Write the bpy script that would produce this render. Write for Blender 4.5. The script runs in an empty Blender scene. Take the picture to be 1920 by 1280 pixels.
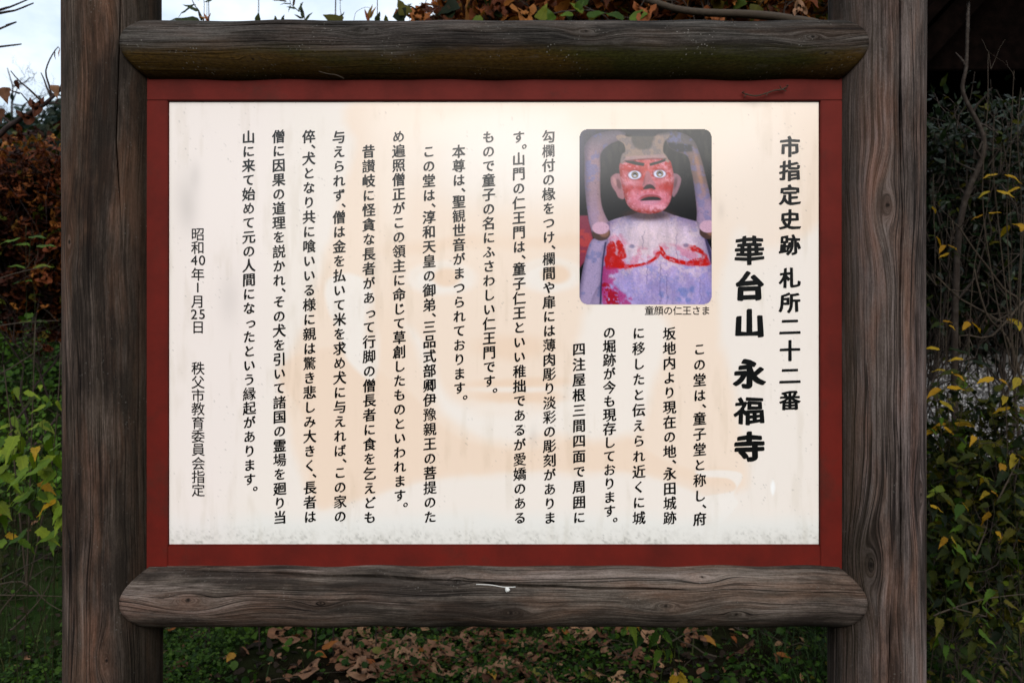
import bpy, math, random
import numpy as np
from mathutils import Vector, Matrix
from mathutils.geometry import delaunay_2d_cdt

random.seed(7)
RNG = np.random.default_rng(11)
scene = bpy.context.scene
COL = scene.collection
PI = math.pi
EYE = 1.35          # height of the camera above the ground at the sign
F = 1500.0          # focal length in pixels of the 1920 px photograph

# ------------------------------------------------------------------ camera, world, sun, exposure
cam = bpy.data.cameras.new('camera')
cam.sensor_width = 36.0
cam.lens = F / 1920 * 36
cam.clip_start = 0.05
cam.clip_end = 1500
cam.dof.use_dof = True
cam.dof.focus_distance = 1.45
cam.dof.aperture_fstop = 8.0
cam_o = bpy.data.objects.new('camera', cam)
cam_o.location = (0, 0, EYE)
cam_o.rotation_euler = (PI / 2, 0, 0)
COL.objects.link(cam_o)
scene.camera = cam_o

SUN_EL, SUN_AZ = math.radians(34), math.radians(174)     # azimuth clockwise from +Y: behind the camera
world = bpy.data.worlds.new('World')
scene.world = world
world.use_nodes = True
wn, wl = world.node_tree.nodes, world.node_tree.links
wn.clear()
sky = wn.new('ShaderNodeTexSky')
sky.sky_type = 'NISHITA'
sky.sun_disc = False
sky.sun_elevation = SUN_EL
sky.sun_rotation = SUN_AZ
sky.air_density = 1.4
sky.dust_density = 2.0
tc = wn.new('ShaderNodeTexCoord')
mp = wn.new('ShaderNodeMapping')
mp.inputs['Scale'].default_value = (1.0, 1.0, 2.6)
nz = wn.new('ShaderNodeTexNoise')
nz.inputs['Scale'].default_value = 2.3
nz.inputs['Detail'].default_value = 7
nz.inputs['Roughness'].default_value = 0.58
nz.inputs['Distortion'].default_value = 0.3
cr = wn.new('ShaderNodeValToRGB')
cr.color_ramp.elements[0].position = 0.33
cr.color_ramp.elements[0].color = (0.45, 0.45, 0.45, 1)
cr.color_ramp.elements[1].position = 0.62
cr.color_ramp.elements[1].color = (0.97, 0.97, 0.97, 1)
cr2 = wn.new('ShaderNodeValToRGB')
cr2.color_ramp.elements[0].position = 0.35
cr2.color_ramp.elements[0].color = (5.6, 6.6, 7.9, 1)
cr2.color_ramp.elements[1].position = 0.66
cr2.color_ramp.elements[1].color = (8.4, 8.9, 9.4, 1)
mx = wn.new('ShaderNodeMixRGB')
bg = wn.new('ShaderNodeBackground')
bg.inputs['Strength'].default_value = 0.1
wo = wn.new('ShaderNodeOutputWorld')
wl.new(tc.outputs['Generated'], mp.inputs['Vector'])
wl.new(mp.outputs['Vector'], nz.inputs['Vector'])
wl.new(nz.outputs['Fac'], cr.inputs['Fac'])
wl.new(nz.outputs['Fac'], cr2.inputs['Fac'])
wl.new(cr.outputs['Color'], mx.inputs['Fac'])
wl.new(sky.outputs['Color'], mx.inputs['Color1'])
wl.new(cr2.outputs['Color'], mx.inputs['Color2'])
wl.new(mx.outputs['Color'], bg.inputs['Color'])
wl.new(bg.outputs['Background'], wo.inputs['Surface'])

sun = bpy.data.lights.new('sun', 'SUN')
sun.energy = 1.5
sun.angle = math.radians(46)
sun.color = (1.0, 0.955, 0.90)
sun_o = bpy.data.objects.new('sun', sun)
d = Vector((math.sin(SUN_AZ) * math.cos(SUN_EL), math.cos(SUN_AZ) * math.cos(SUN_EL), math.sin(SUN_EL)))
sun_o.rotation_euler = d.to_track_quat('Z', 'Y').to_euler()
sun_o.location = (0, -3, 6)
COL.objects.link(sun_o)

scene.view_settings.view_transform = 'Standard'
scene.view_settings.look = 'None'
scene.view_settings.gamma = 1
scene.view_settings.exposure = 0.60
scene.view_settings.use_curve_mapping = False
scene.render.engine = 'CYCLES'
scene.cycles.max_bounces = 6
scene.cycles.use_denoising = True

# ------------------------------------------------------------------ helpers
def P(px, py, dist):
    """A point of the place: dist metres in front of the camera plane, seen in direction (px, py)."""
    return Vector(((px - 960) / F * dist, dist, EYE - (py - 640) / F * dist))

def lin(c):
    c = np.asarray(c, float) / 255.0
    return np.where(c <= 0.04045, c / 12.92, ((c + 0.055) / 1.055) ** 2.4)

def mesh_np(name, verts, faces, mats=None, mat_idx=None, smooth=False):
    """faces: list of tuples, or an (n,k) array"""
    me = bpy.data.meshes.new(name)
    verts = np.asarray(verts, np.float32).reshape(-1, 3)
    if isinstance(faces, np.ndarray):
        n, k = faces.shape
        me.vertices.add(len(verts)); me.vertices.foreach_set('co', verts.ravel())
        me.loops.add(n * k); me.loops.foreach_set('vertex_index', faces.astype(np.int32).ravel())
        me.polygons.add(n)
        me.polygons.foreach_set('loop_start', np.arange(0, n * k, k, dtype=np.int32))
        me.polygons.foreach_set('loop_total', np.full(n, k, np.int32))
        me.update(calc_edges=True)
    else:
        me.from_pydata([tuple(v) for v in verts.tolist()], [], faces)
        me.update()
    for m in (mats or []):
        me.materials.append(m)
    if mat_idx is not None:
        me.polygons.foreach_set('material_index', np.asarray(mat_idx, np.int32))
    if smooth:
        me.polygons.foreach_set('use_smooth', np.ones(len(me.polygons), bool))
    return me

def link(name, me, parent=None, loc=None):
    o = bpy.data.objects.new(name, me)
    COL.objects.link(o)
    if parent is not None:
        o.parent = parent
    if loc is not None:
        o.location = loc
    return o

def thing(name, label, cat, loc=(0, 0, 0), group=None):
    o = bpy.data.objects.new(name, None)
    o.empty_display_size = 0.1
    o.location = loc
    COL.objects.link(o)
    o['label'] = label; o['category'] = cat
    if group: o['group'] = group
    return o

def tag(o, label, cat, group=None):
    o['label'] = label; o['category'] = cat
    if group: o['group'] = group
    return o

def box_me(name, x0, x1, y0, y1, z0, z1, mat, bevel=0.0):
    import bmesh
    bm = bmesh.new()
    bmesh.ops.create_cube(bm, size=1)
    for v in bm.verts:
        v.co = Vector((x0 + (v.co.x + .5) * (x1 - x0), y0 + (v.co.y + .5) * (y1 - y0), z0 + (v.co.z + .5) * (z1 - z0)))
    if bevel:
        bmesh.ops.bevel(bm, geom=bm.edges[:], offset=bevel, segments=2, affect='EDGES')
    me = bpy.data.meshes.new(name); bm.to_mesh(me); bm.free()
    me.materials.append(mat)
    return me

def tube_np(pts, radii, seg=6, cap=True):
    pts = np.asarray(pts, float)
    n = len(pts)
    radii = np.broadcast_to(np.asarray(radii, float), (n,))
    tan = np.gradient(pts, axis=0)
    tan /= np.linalg.norm(tan, axis=1)[:, None] + 1e-9
    ref = np.array([0.31, 0.87, 0.12]) if abs(tan[0, 2]) > .7 else np.array([0.05, 0.1, 1.0])
    a = np.cross(tan, ref); a /= np.linalg.norm(a, axis=1)[:, None] + 1e-9
    b = np.cross(tan, a)
    th = np.arange(seg) / seg * 2 * PI
    v = pts[:, None, :] + radii[:, None, None] * (np.cos(th)[None, :, None] * a[:, None, :] + np.sin(th)[None, :, None] * b[:, None, :])
    v = v.reshape(-1, 3)
    i = np.arange(n - 1)[:, None] * seg; j = np.arange(seg)[None, :]; j2 = (j + 1) % seg
    f = np.stack([i + j, i + j2, i + seg + j2, i + seg + j], -1).reshape(-1, 4)
    return v, f

class Acc:
    """collects quads"""
    def __init__(s): s.v = []; s.f = []; s.n = 0
    def add(s, v, f):
        s.v.append(np.asarray(v)); s.f.append(np.asarray(f) + s.n); s.n += len(v)
    def tube(s, pts, radii, seg=5): s.add(*tube_np(pts, radii, seg))
    def mesh(s, name, mats, smooth=True):
        return mesh_np(name, np.concatenate(s.v), np.concatenate(s.f), mats, smooth=smooth)

def value_noise(X, Y, seed):
    r = np.random.default_rng(seed)
    N = 256
    g = r.random((N, N))
    xi = np.floor(X).astype(int); yi = np.floor(Y).astype(int)
    fx = X - xi; fy = Y - yi
    fx = fx * fx * (3 - 2 * fx); fy = fy * fy * (3 - 2 * fy)
    a = g[yi % N, xi % N]; b = g[yi % N, (xi + 1) % N]; c = g[(yi + 1) % N, xi % N]; d_ = g[(yi + 1) % N, (xi + 1) % N]
    return (a * (1 - fx) + b * fx) * (1 - fy) + (c * (1 - fx) + d_ * fx) * fy

def fbm(X, Y, sc, seed, oc=4):
    v = 0; amp = 1; tot = 0
    for k in range(oc):
        v = v + amp * value_noise(X / sc + 17.3 * k, Y / sc + 9.1 * k, seed + k); tot += amp
        amp *= .55; sc /= 2.03
    return v / tot

def sstep(a, b, x):
    t = np.clip((x - a) / (b - a), 0, 1)
    return t * t * (3 - 2 * t)

# ------------------------------------------------------------------ material helpers
def new_mat(name):
    m = bpy.data.materials.new(name)
    m.use_nodes = True
    nt = m.node_tree
    nt.nodes.clear()
    out = nt.nodes.new('ShaderNodeOutputMaterial')
    return m, nt, out

class N:
    """tiny node-building wrapper"""
    def __init__(s, nt): s.nt = nt
    def n(s, t, **kw):
        x = s.nt.nodes.new('ShaderNode' + t)
        for k, v in kw.items(): setattr(x, k, v)
        return x
    def put(s, sock, v):
        if isinstance(v, bpy.types.NodeSocket): s.nt.links.new(v, sock)
        else: sock.default_value = v
    def math(s, op, a, b=0.0, c=0.0, clamp=False):
        x = s.n('Math', operation=op, use_clamp=clamp)
        s.put(x.inputs[0], a); s.put(x.inputs[1], b); s.put(x.inputs[2], c)
        return x.outputs[0]
    def noise(s, vec, scale, detail=4, rough=.5, dist=0.0, out='Fac'):
        x = s.n('TexNoise')
        s.put(x.inputs['Vector'], vec); s.put(x.inputs['Scale'], scale)
        x.inputs['Detail'].default_value = detail; x.inputs['Roughness'].default_value = rough
        x.inputs['Distortion'].default_value = dist
        return x.outputs[out]
    def voro(s, vec, scale, feature='F1', out='Distance'):
        x = s.n('TexVoronoi', feature=feature)
        s.put(x.inputs['Vector'], vec); s.put(x.inputs['Scale'], scale)
        return x.outputs[out]
    def ramp(s, fac, stops, interp='LINEAR'):
        x = s.n('ValToRGB')
        cr = x.color_ramp; cr.interpolation = interp
        while len(cr.elements) < len(stops): cr.elements.new(0.5)
        for e, (p, c) in zip(cr.elements, stops):
            e.position = p
            e.color = (c, c, c, 1) if isinstance(c, (int, float)) else (*c, 1)
        s.put(x.inputs['Fac'], fac)
        return x.outputs['Color']
    def mix(s, fac, a, b, blend='MIX'):
        x = s.n('MixRGB', blend_type=blend)
        s.put(x.inputs['Fac'], fac)
        for k, v in ((1, a), (2, b)):
            if isinstance(v, tuple) and len(v) == 3: v = (*v, 1)
            s.put(x.inputs[k], v)
        return x.outputs['Color']
    def comb(s, x_, y_, z_):
        x = s.n('CombineXYZ')
        s.put(x.inputs[0], x_); s.put(x.inputs[1], y_); s.put(x.inputs[2], z_)
        return x.outputs[0]
    def bump(s, h, dist, strength=1.0, normal=None):
        x = s.n('Bump')
        s.put(x.inputs['Height'], h); x.inputs['Distance'].default_value = dist; x.inputs['Strength'].default_value = strength
        if normal is not None: s.put(x.inputs['Normal'], normal)
        return x.outputs['Normal']

def principled(g, out, color, rough=.6, normal=None, spec=.4, coat=0.0, coat_rough=.1):
    b = g.n('BsdfPrincipled')
    if isinstance(color, tuple) and len(color) == 3: color = (*color, 1)
    g.put(b.inputs['Base Color'], color)
    g.put(b.inputs['Roughness'], rough)
    b.inputs['Specular IOR Level'].default_value = spec
    b.inputs['Coat Weight'].default_value = coat
    b.inputs['Coat Roughness'].default_value = coat_rough
    if normal is not None: g.put(b.inputs['Normal'], normal)
    g.nt.links.new(b.outputs[0], out.inputs['Surface'])
    return b

def wood_mat(name, knots=(), dark=(.009, .0072, .0062), mid=(.043, .031, .023), light=(.135, .104, .086), red=(.090, .045, .026),
             red_amt=.5, moss_or_shade=None, lichen=.5, seed=0.0, freq=230.0, warp=.03, tone=1.0):
    """weathered log: UV.x = metres round the log, UV.y = metres along it"""
    m, nt, out = new_mat(name)
    g = N(nt)
    uv = g.n('UVMap').outputs[0]
    sep = g.n('SeparateXYZ'); g.put(sep.inputs[0], uv)
    u, v = sep.outputs[0], sep.outputs[1]
    low = g.noise(g.comb(g.math('MULTIPLY', u, 4.0), g.math('MULTIPLY', v, 1.5), seed), 1.0, 3, .5)
    s = g.math('MULTIPLY_ADD', g.math('SUBTRACT', low, .5), warp * 2.2, u)
    for (u0, v0, r) in knots:
        du = g.math('DIVIDE', g.math('SUBTRACT', u, u0), r)
        dv = g.math('DIVIDE', g.math('SUBTRACT', v, v0), r * 2.6)
        d2 = g.math('ADD', g.math('MULTIPLY', du, du), g.math('MULTIPLY', dv, dv))
        dd = g.math('SQRT', d2)
        w = g.math('POWER', 2.718, g.math('MULTIPLY', d2, -.55))
        tgt = g.math('MULTIPLY_ADD', dd, r * .8, u0)
        s = g.math('ADD', g.math('MULTIPLY', s, g.math('SUBTRACT', 1.0, w)), g.math('MULTIPLY', tgt, w))
    vv = g.math('MULTIPLY', v, 1.0)
    # hair-fine fibres, broad cathedral bands, grey and brown weather stains
    fine = g.noise(g.comb(g.math('MULTIPLY', s, freq * 3.4), g.math('MULTIPLY', vv, 16.0), seed), 1.0, 5, .72)
    rings = g.noise(g.comb(g.math('MULTIPLY', s, freq * .30), g.math('MULTIPLY', vv, .6), seed + 3), 1.0, 2, .5)
    ringl = g.ramp(rings, [(.28, .15), (.42, .55), (.50, .75), (.53, .15), (.60, .6), (.75, .9)])
    rvar = g.ramp(g.noise(g.comb(g.math('MULTIPLY', u, 13.0), g.math('MULTIPLY', v, 3.0), seed + 60), 1.0, 3, .6), [(.35, .15), (.65, 1.0)])
    ringl = g.math('MULTIPLY_ADD', g.math('SUBTRACT', ringl, .5), rvar, .5)
    wide = g.noise(g.comb(g.math('MULTIPLY', s, 30.0), g.math('MULTIPLY', vv, 2.6), seed + 5), 1.0, 6, .68)
    grainy = g.noise(g.comb(g.math('MULTIPLY', u, 420.0), g.math('MULTIPLY', v, 190.0), seed), 1.0, 4, .7)
    bw = g.math('ADD', g.math('MULTIPLY', ringl, .26), g.math('ADD', g.math('MULTIPLY', fine, .46), g.math('ADD', g.math('MULTIPLY', wide, .30), g.math('MULTIPLY', grainy, .16))))
    col = g.ramp(bw, [(.40, dark), (.56, mid), (.74, light)])
    blotch = g.noise(g.comb(g.math('MULTIPLY', s, 19.0), g.math('MULTIPLY', vv, 3.0), seed + 8), 1.0, 5, .65)
    redm = g.ramp(blotch, [(.46, 0.0), (.64, red_amt)])
    col = g.mix(redm, col, g.mix(.55, g.mix(1.0, col, (2.1, 1.15, .72), 'MULTIPLY'), red, 'MIX'))
    mauve = g.noise(g.comb(g.math('MULTIPLY', s, 12.0), g.math('MULTIPLY', vv, 1.8), seed + 18), 1.0, 5, .65)
    col = g.mix(g.ramp(mauve, [(.48, 0.0), (.66, .6)]), col, g.mix(1.0, col, (1.55, 1.45, 1.55), 'MULTIPLY'))
    dk = g.noise(g.comb(g.math('MULTIPLY', u, 11.0), g.math('MULTIPLY', v, 2.4), seed + 12), 1.0, 7, .72)
    col = g.mix(g.ramp(dk, [(.46, 0.0), (.60, .74)]), col, dark)
    # thin drying cracks along the grain
    ck = g.noise(g.comb(g.math('MULTIPLY', s, 95.0), g.math('MULTIPLY', vv, .9), seed + 21), 1.0, 1, .3)
    ckm = g.ramp(g.math('ABSOLUTE', g.math('SUBTRACT', ck, .5)), [(.0, 1.0), (.010, .85), (.022, 0.0)])
    ckb = g.noise(g.comb(g.math('MULTIPLY', u, 14.0), g.math('MULTIPLY', v, 1.3), seed + 30), 1.0, 2, .5)
    ckm = g.math('MULTIPLY', ckm, g.ramp(ckb, [(.42, 0.0), (.54, 1.0)]))
    col = g.mix(g.math('MULTIPLY', ckm, .85), col, (.004, .003, .003))
    if moss_or_shade:  # moss on the top rail; on the posts, shading painted into the colour
        (ua, ub, mcol, mcol2, amt) = moss_or_shade
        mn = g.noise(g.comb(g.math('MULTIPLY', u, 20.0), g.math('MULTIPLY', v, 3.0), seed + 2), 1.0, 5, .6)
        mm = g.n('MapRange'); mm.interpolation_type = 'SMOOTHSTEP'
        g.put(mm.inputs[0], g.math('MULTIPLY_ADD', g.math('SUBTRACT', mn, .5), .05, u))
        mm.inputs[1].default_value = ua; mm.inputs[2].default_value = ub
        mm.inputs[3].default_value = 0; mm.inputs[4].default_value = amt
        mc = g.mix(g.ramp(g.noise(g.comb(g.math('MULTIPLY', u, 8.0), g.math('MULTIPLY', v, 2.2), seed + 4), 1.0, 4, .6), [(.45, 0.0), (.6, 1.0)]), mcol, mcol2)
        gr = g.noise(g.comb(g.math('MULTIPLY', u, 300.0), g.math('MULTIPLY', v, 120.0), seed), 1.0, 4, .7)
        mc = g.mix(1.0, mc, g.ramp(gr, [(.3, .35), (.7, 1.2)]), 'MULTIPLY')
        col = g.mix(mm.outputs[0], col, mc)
    # pale specks and scuffs
    sp = g.voro(g.comb(u, v, seed), 130.0)
    spn = g.noise(g.comb(g.math('MULTIPLY', u, 26.0), g.math('MULTIPLY', v, 12.0), seed + 40), 1.0, 3, .6)
    spm = g.math('MULTIPLY', g.ramp(sp, [(.10, 1.0), (.22, 0.0)]), g.ramp(spn, [(.52, 0.0), (.66, 1.0)]))
    lm = g.math('MULTIPLY', spm, lichen)
    col = g.mix(lm, col, (.16, .15, .135))
    lb = g.noise(g.comb(g.math('MULTIPLY', u, 60.0), g.math('MULTIPLY', v, 18.0), seed + 50), 1.0, 6, .75)
    lbm = g.math('MULTIPLY', g.ramp(lb, [(.60, 0.0), (.74, .5)]), lichen)
    col = g.mix(lbm, col, (.085, .078, .068))
    if tone != 1.0:
        col = g.mix(1.0, col, (tone, tone, tone), 'MULTIPLY')
    for (u0, v0, r) in knots:
        du = g.math('DIVIDE', g.math('SUBTRACT', u, u0), r * .30)
        dv = g.math('DIVIDE', g.math('SUBTRACT', v, v0), r * .34)
        d2 = g.math('ADD', g.math('MULTIPLY', du, du), g.math('MULTIPLY', dv, dv))
        kn = g.noise(uv, 260.0, 3, .6)
        w = g.ramp(g.math('MULTIPLY_ADD', kn, .8, d2), [(.45, .92), (1.0, .25), (2.4, 0.0)])
        col = g.mix(w, col, (.008, .006, .005))
    h = g.math('ADD', g.math('MULTIPLY', bw, 1.0), g.math('MULTIPLY', ckm, -1.6))
    nrm = g.bump(h, .0012, .8)
    nrm = g.bump(lb, .0007, .6, nrm)
    principled(g, out, col, .88, nrm, .06)
    return m

def simple_mat(name, color, rough=.7, spec=.3, noise=None, bump=0.0, coat=0.0):
    m, nt, out = new_mat(name)
    g = N(nt)
    col = color; nrm = None
    if noise:
        sc, c2, lo, hi = noise
        oc = g.n('TexCoord').outputs['Object']
        nf = g.noise(oc, sc, 5, .62)
        col = g.mix(g.ramp(nf, [(lo, 0.0), (hi, 1.0)]), color, c2)
        if bump: nrm = g.bump(nf, bump, .8)
    principled(g, out, col, rough, nrm, spec, coat)
    return m

def leaf_mat(name, stops, rough=.6, transl=.25, veins=.35, spec=.12, spots=.0):
    """colour differs from leaf to leaf; UV.x across the leaf (0..1), UV.y along it"""
    m, nt, out = new_mat(name)
    g = N(nt)
    isl = g.n('NewGeometry').outputs['Random Per Island']
    orn = g.n('ObjectInfo').outputs['Random']
    r = g.math('FRACT', g.math('ADD', isl, orn))
    col = g.ramp(r, stops)
    uv = g.n('UVMap').outputs[0]
    sep = g.n('SeparateXYZ'); g.put(sep.inputs[0], uv)
    u, v = sep.outputs[0], sep.outputs[1]
    a = g.math('ABSOLUTE', g.math('SUBTRACT', u, .5))
    mid = g.ramp(a, [(.0, 1.0), (.035, 0.0)])
    side = g.math('SINE', g.math('MULTIPLY', g.math('SUBTRACT', v, g.math('MULTIPLY', a, .9)), 52.0))
    sv = g.ramp(side, [(.86, 0.0), (1.0, .7)])
    vm = g.math('MULTIPLY', g.math('MAXIMUM', mid, sv), veins)
    lighter = g.mix(1.0, col, (1.9, 1.8, 1.5), 'MULTIPLY')
    col2 = g.mix(vm, col, lighter)
    blot = g.noise(g.comb(g.math('ADD', u, g.math('MULTIPLY', r, 33.0)), v, 0.0), 3.2, 5, .6)
    col2 = g.mix(g.ramp(blot, [(.30, 0.0), (.75, .5)]), col2, g.mix(1.0, col2, (.52, .48, .42), 'MULTIPLY'))
    if spots:
        col2 = g.mix(g.math('MULTIPLY', g.ramp(blot, [(.62, 0.0), (.66, 1.0)]), spots), col2, (.035, .018, .008))
    b = g.n('BsdfPrincipled')
    g.put(b.inputs['Base Color'], col2); b.inputs['Roughness'].default_value = rough
    b.inputs['Specular IOR Level'].default_value = spec
    g.put(b.inputs['Normal'], g.bump(g.math('ADD', vm, g.math('MULTIPLY', blot, .4)), .0012, .7))
    t = g.n('BsdfTranslucent'); g.put(t.inputs['Color'], g.mix(1.0, col2, (1.2, 1.15, .7), 'MULTIPLY'))
    ms = g.n('MixShader'); ms.inputs[0].default_value = transl
    nt.links.new(b.outputs[0], ms.inputs[1]); nt.links.new(t.outputs[0], ms.inputs[2])
    nt.links.new(ms.outputs[0], out.inputs['Surface'])
    return m

# ------------------------------------------------------------------ terrain
def ground_z(x, y):
    x = np.asarray(x, float); y = np.asarray(y, float)
    right = np.interp(y, [-300, 4.2, 7, 12, 30, 300], [0, 0, .62, 1.13, 1.25, 1.6])
    left = np.interp(y, [-300, 3.6, 6, 9, 14, 60, 300], [0, 0, .95, 1.9, 2.6, 4.0, 6.0])
    w = sstep(.10, .42, x / np.maximum(y, 1.0))
    z = left * (1 - w) + right * w
    z = z + (value_noise(x * .9 + 50, y * .9 + 50, 5) - .5) * .07 * sstep(2.2, 3.4, y) + (value_noise(x * 4 + 50, y * 4 + 50, 6) - .5) * .03 * sstep(2.2, 3.0, y)
    return z

def grid_sheet(name, xs, ys, zf, mat, dz=0.0):
    X, Y = np.meshgrid(xs, ys)
    Z = zf(X, Y) + dz
    nx, ny = len(xs), len(ys)
    i = (np.arange(ny - 1)[:, None] * nx + np.arange(nx - 1)[None, :])
    f = np.stack([i, i + 1, i + nx + 1, i + nx], -1).reshape(-1, 4)
    return mesh_np(name, np.stack([X, Y, Z], -1).reshape(-1, 3), f, [mat], smooth=True)

soil = simple_mat('soil', (.018, .013, .009), .95, .1, (7.0, (.035, .026, .016), .4, .65), .02)
# grassier further away
m, nt, out = new_mat('ground_cover')
g = N(nt)
oc = g.n('TexCoord').outputs['Object']
n1 = g.noise(oc, 6.0, 8, .7); n2 = g.noise(oc, .7, 4, .6)
c = g.mix(g.ramp(n1, [(.35, 0.0), (.65, 1.0)]), (.005, .004, .0025), (.013, .010, .006))
c = g.mix(g.ramp(n2, [(.42, 0.0), (.60, .8)]), c, g.mix(g.ramp(n1, [(.4, 0.0), (.6, 1.0)]), (.006, .014, .003), (.016, .034, .008)))
principled(g, out, c, 1.0, g.bump(n1, .03, .9), .0)
ground_mat = m
def axis(dense, far):
    a = [-far]; v = -far
    d_ = np.linspace(-dense, dense, int(dense * 2 / .14))
    outer = np.geomspace(dense + .6, far, 26)
    return np.concatenate([-outer[::-1], d_, outer])
xs = axis(9, 420)
ys = np.concatenate([-np.geomspace(1.0, 420, 26)[::-1], np.linspace(0, 13, 100), np.geomspace(13.6, 420, 26)])
o = link('ground', grid_sheet('ground', xs, ys, ground_z, ground_mat)); o['kind'] = 'structure'

# gravel lot in front of the hall
m, nt, out = new_mat('gravel')
g = N(nt)
oc = g.n('TexCoord').outputs['Object']
vd = g.voro(oc, 34.0); vc = g.voro(oc, 34.0, out='Color')
bwv = g.n('RGBToBW'); g.put(bwv.inputs[0], vc)
c = g.mix(bwv.outputs[0], (.04, .036, .035), (.20, .185, .18))
c = g.mix(g.ramp(vd, [(.25, 0.0), (.6, .9)]), c, (.02, .018, .016))
principled(g, out, c, .8, g.bump(g.math('SUBTRACT', 1.0, vd), .02, 1.0), .3)
gravel_mat = m
xs = np.linspace(0, 1, 40); ys = np.linspace(4.9, 11.2, 50)
U, Y = np.meshgrid(xs, ys)
x0 = Y * .36 + .25 * np.sin(Y * 2.1) + .1; x1 = 16.0
X = x0 + U * (x1 - x0)
Z = ground_z(X, Y) + .02
i = (np.arange(49)[:, None] * 40 + np.arange(39)[None, :])
f = np.stack([i, i + 1, i + 41, i + 40], -1).reshape(-1, 4)
o = link('gravel_lot', mesh_np('gravel_lot', np.stack([X, Y, Z], -1).reshape(-1, 3), f, [gravel_mat], smooth=True)); o['kind'] = 'structure'
# loose stones
def stones(name, n, sampler, smin, smax, mat):
    base = np.array([(1, 0, 0), (-1, 0, 0), (0, 1, 0), (0, -1, 0), (0, 0, 1), (0, 0, -1)], float)
    tri = np.array([(0, 2, 4), (2, 1, 4), (1, 3, 4), (3, 0, 4), (2, 0, 5), (1, 2, 5), (3, 1, 5), (0, 3, 5)])
    vs = []; fs = []
    for k in range(n):
        p = sampler()
        s = RNG.uniform(smin, smax)
        sh = RNG.uniform(.6, 1.3, (6, 1)) * base * np.array([1, RNG.uniform(.6, 1), RNG.uniform(.45, .8)])
        a = RNG.uniform(0, 6.28); ca, sa = math.cos(a), math.sin(a)
        sh = sh @ np.array([[ca, sa, 0], [-sa, ca, 0], [0, 0, 1]])
        vs.append(p + sh * s); fs.append(tri + 6 * k)
    return mesh_np(name, np.concatenate(vs), np.concatenate(fs), [mat])
m, nt, out = new_mat('stone_chip')
g = N(nt)
c = g.ramp(g.n('NewGeometry').outputs['Random Per Island'], [(0.0, (.04, .036, .036)), (.6, (.15, .14, .135)), (1.0, (.40, .39, .38))])
principled(g, out, c, .6, None, .5)
stone_mat = m
def gs():
    y = 4.9 + (RNG.random() ** 1.2) * 6.2
    x = RNG.uniform(y * .5 - .1, y * .68 + .3)
    return np.array([x, y, ground_z(x, y) + .03])
o = link('gravel_stones', stones('gravel_stones', 6000, gs, .010, .026, stone_mat)); o['kind'] = 'stuff'

# hills around: a ring of wooded slopes, lower in the gap behind the photographer
m, nt, out = new_mat('wooded_hill')
g = N(nt)
oc = g.n('TexCoord').outputs['Object']
n1 = g.noise(oc, .35, 8, .7)
c = g.ramp(n1, [(.35, (.006, .011, .010)), (.55, (.020, .030, .022)), (.72, (.05, .045, .028))])
principled(g, out, c, .95, g.bump(n1, 1.5, 1.0), .05)
hill_mat = m
az = np.linspace(0, 2 * PI, 241)
rr = np.array([95, 115, 150, 190])
prof = np.array([0.0, .55, .9, 1.0])
def hill_h(a):      # a: azimuth clockwise from +Y
    base = 15 + 5 * np.sin(a * 3 + 1) + 3 * np.sin(a * 7 + .4)
    gap = np.exp(-((np.abs((a - PI + PI) % (2 * PI) - PI) / .5) ** 2))
    return base
H = hill_h(az) + (value_noise(az * 26 + 20, az * 0, 9) - .5) * 4
H[-1] = H[0]
V = []
for k, r_ in enumerate(rr):
    hh = H * 1.9 * prof[k] * (1 + .06 * (value_noise(az * 60 + 7, az * 0 + k * 3, 19 + k)))
    V.append(np.stack([np.sin(az) * r_, np.cos(az) * r_, hh + 0.5 - (k == 0) * 2], -1))
V = np.concatenate(V)
i = (np.arange(3)[:, None] * 241 + np.arange(240)[None, :])
f = np.stack([i, i + 241, i + 242, i + 1], -1).reshape(-1, 4)
o = link('hills', mesh_np('hills', V, f, [hill_mat], smooth=True)); o['kind'] = 'structure'

# ================================================================== THE SIGN
DP = 1.49                      # distance of the post axes
FR = 1.457                     # front of the red frame
RP = .0842                     # post radius
LX = -DP * math.tan(math.radians(26.49))
RX = DP * math.tan((math.atan((1738 - 960) / F) + math.atan((1551 - 960) / F)) / 2)
sign = thing('information_sign', 'large log-framed information board with a red frame and white Japanese text panel', 'information sign', (0, DP, 0))
def in_sign(name, me):
    o = link(name, me, sign); o.location = (0, -DP, 0); return o

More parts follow.
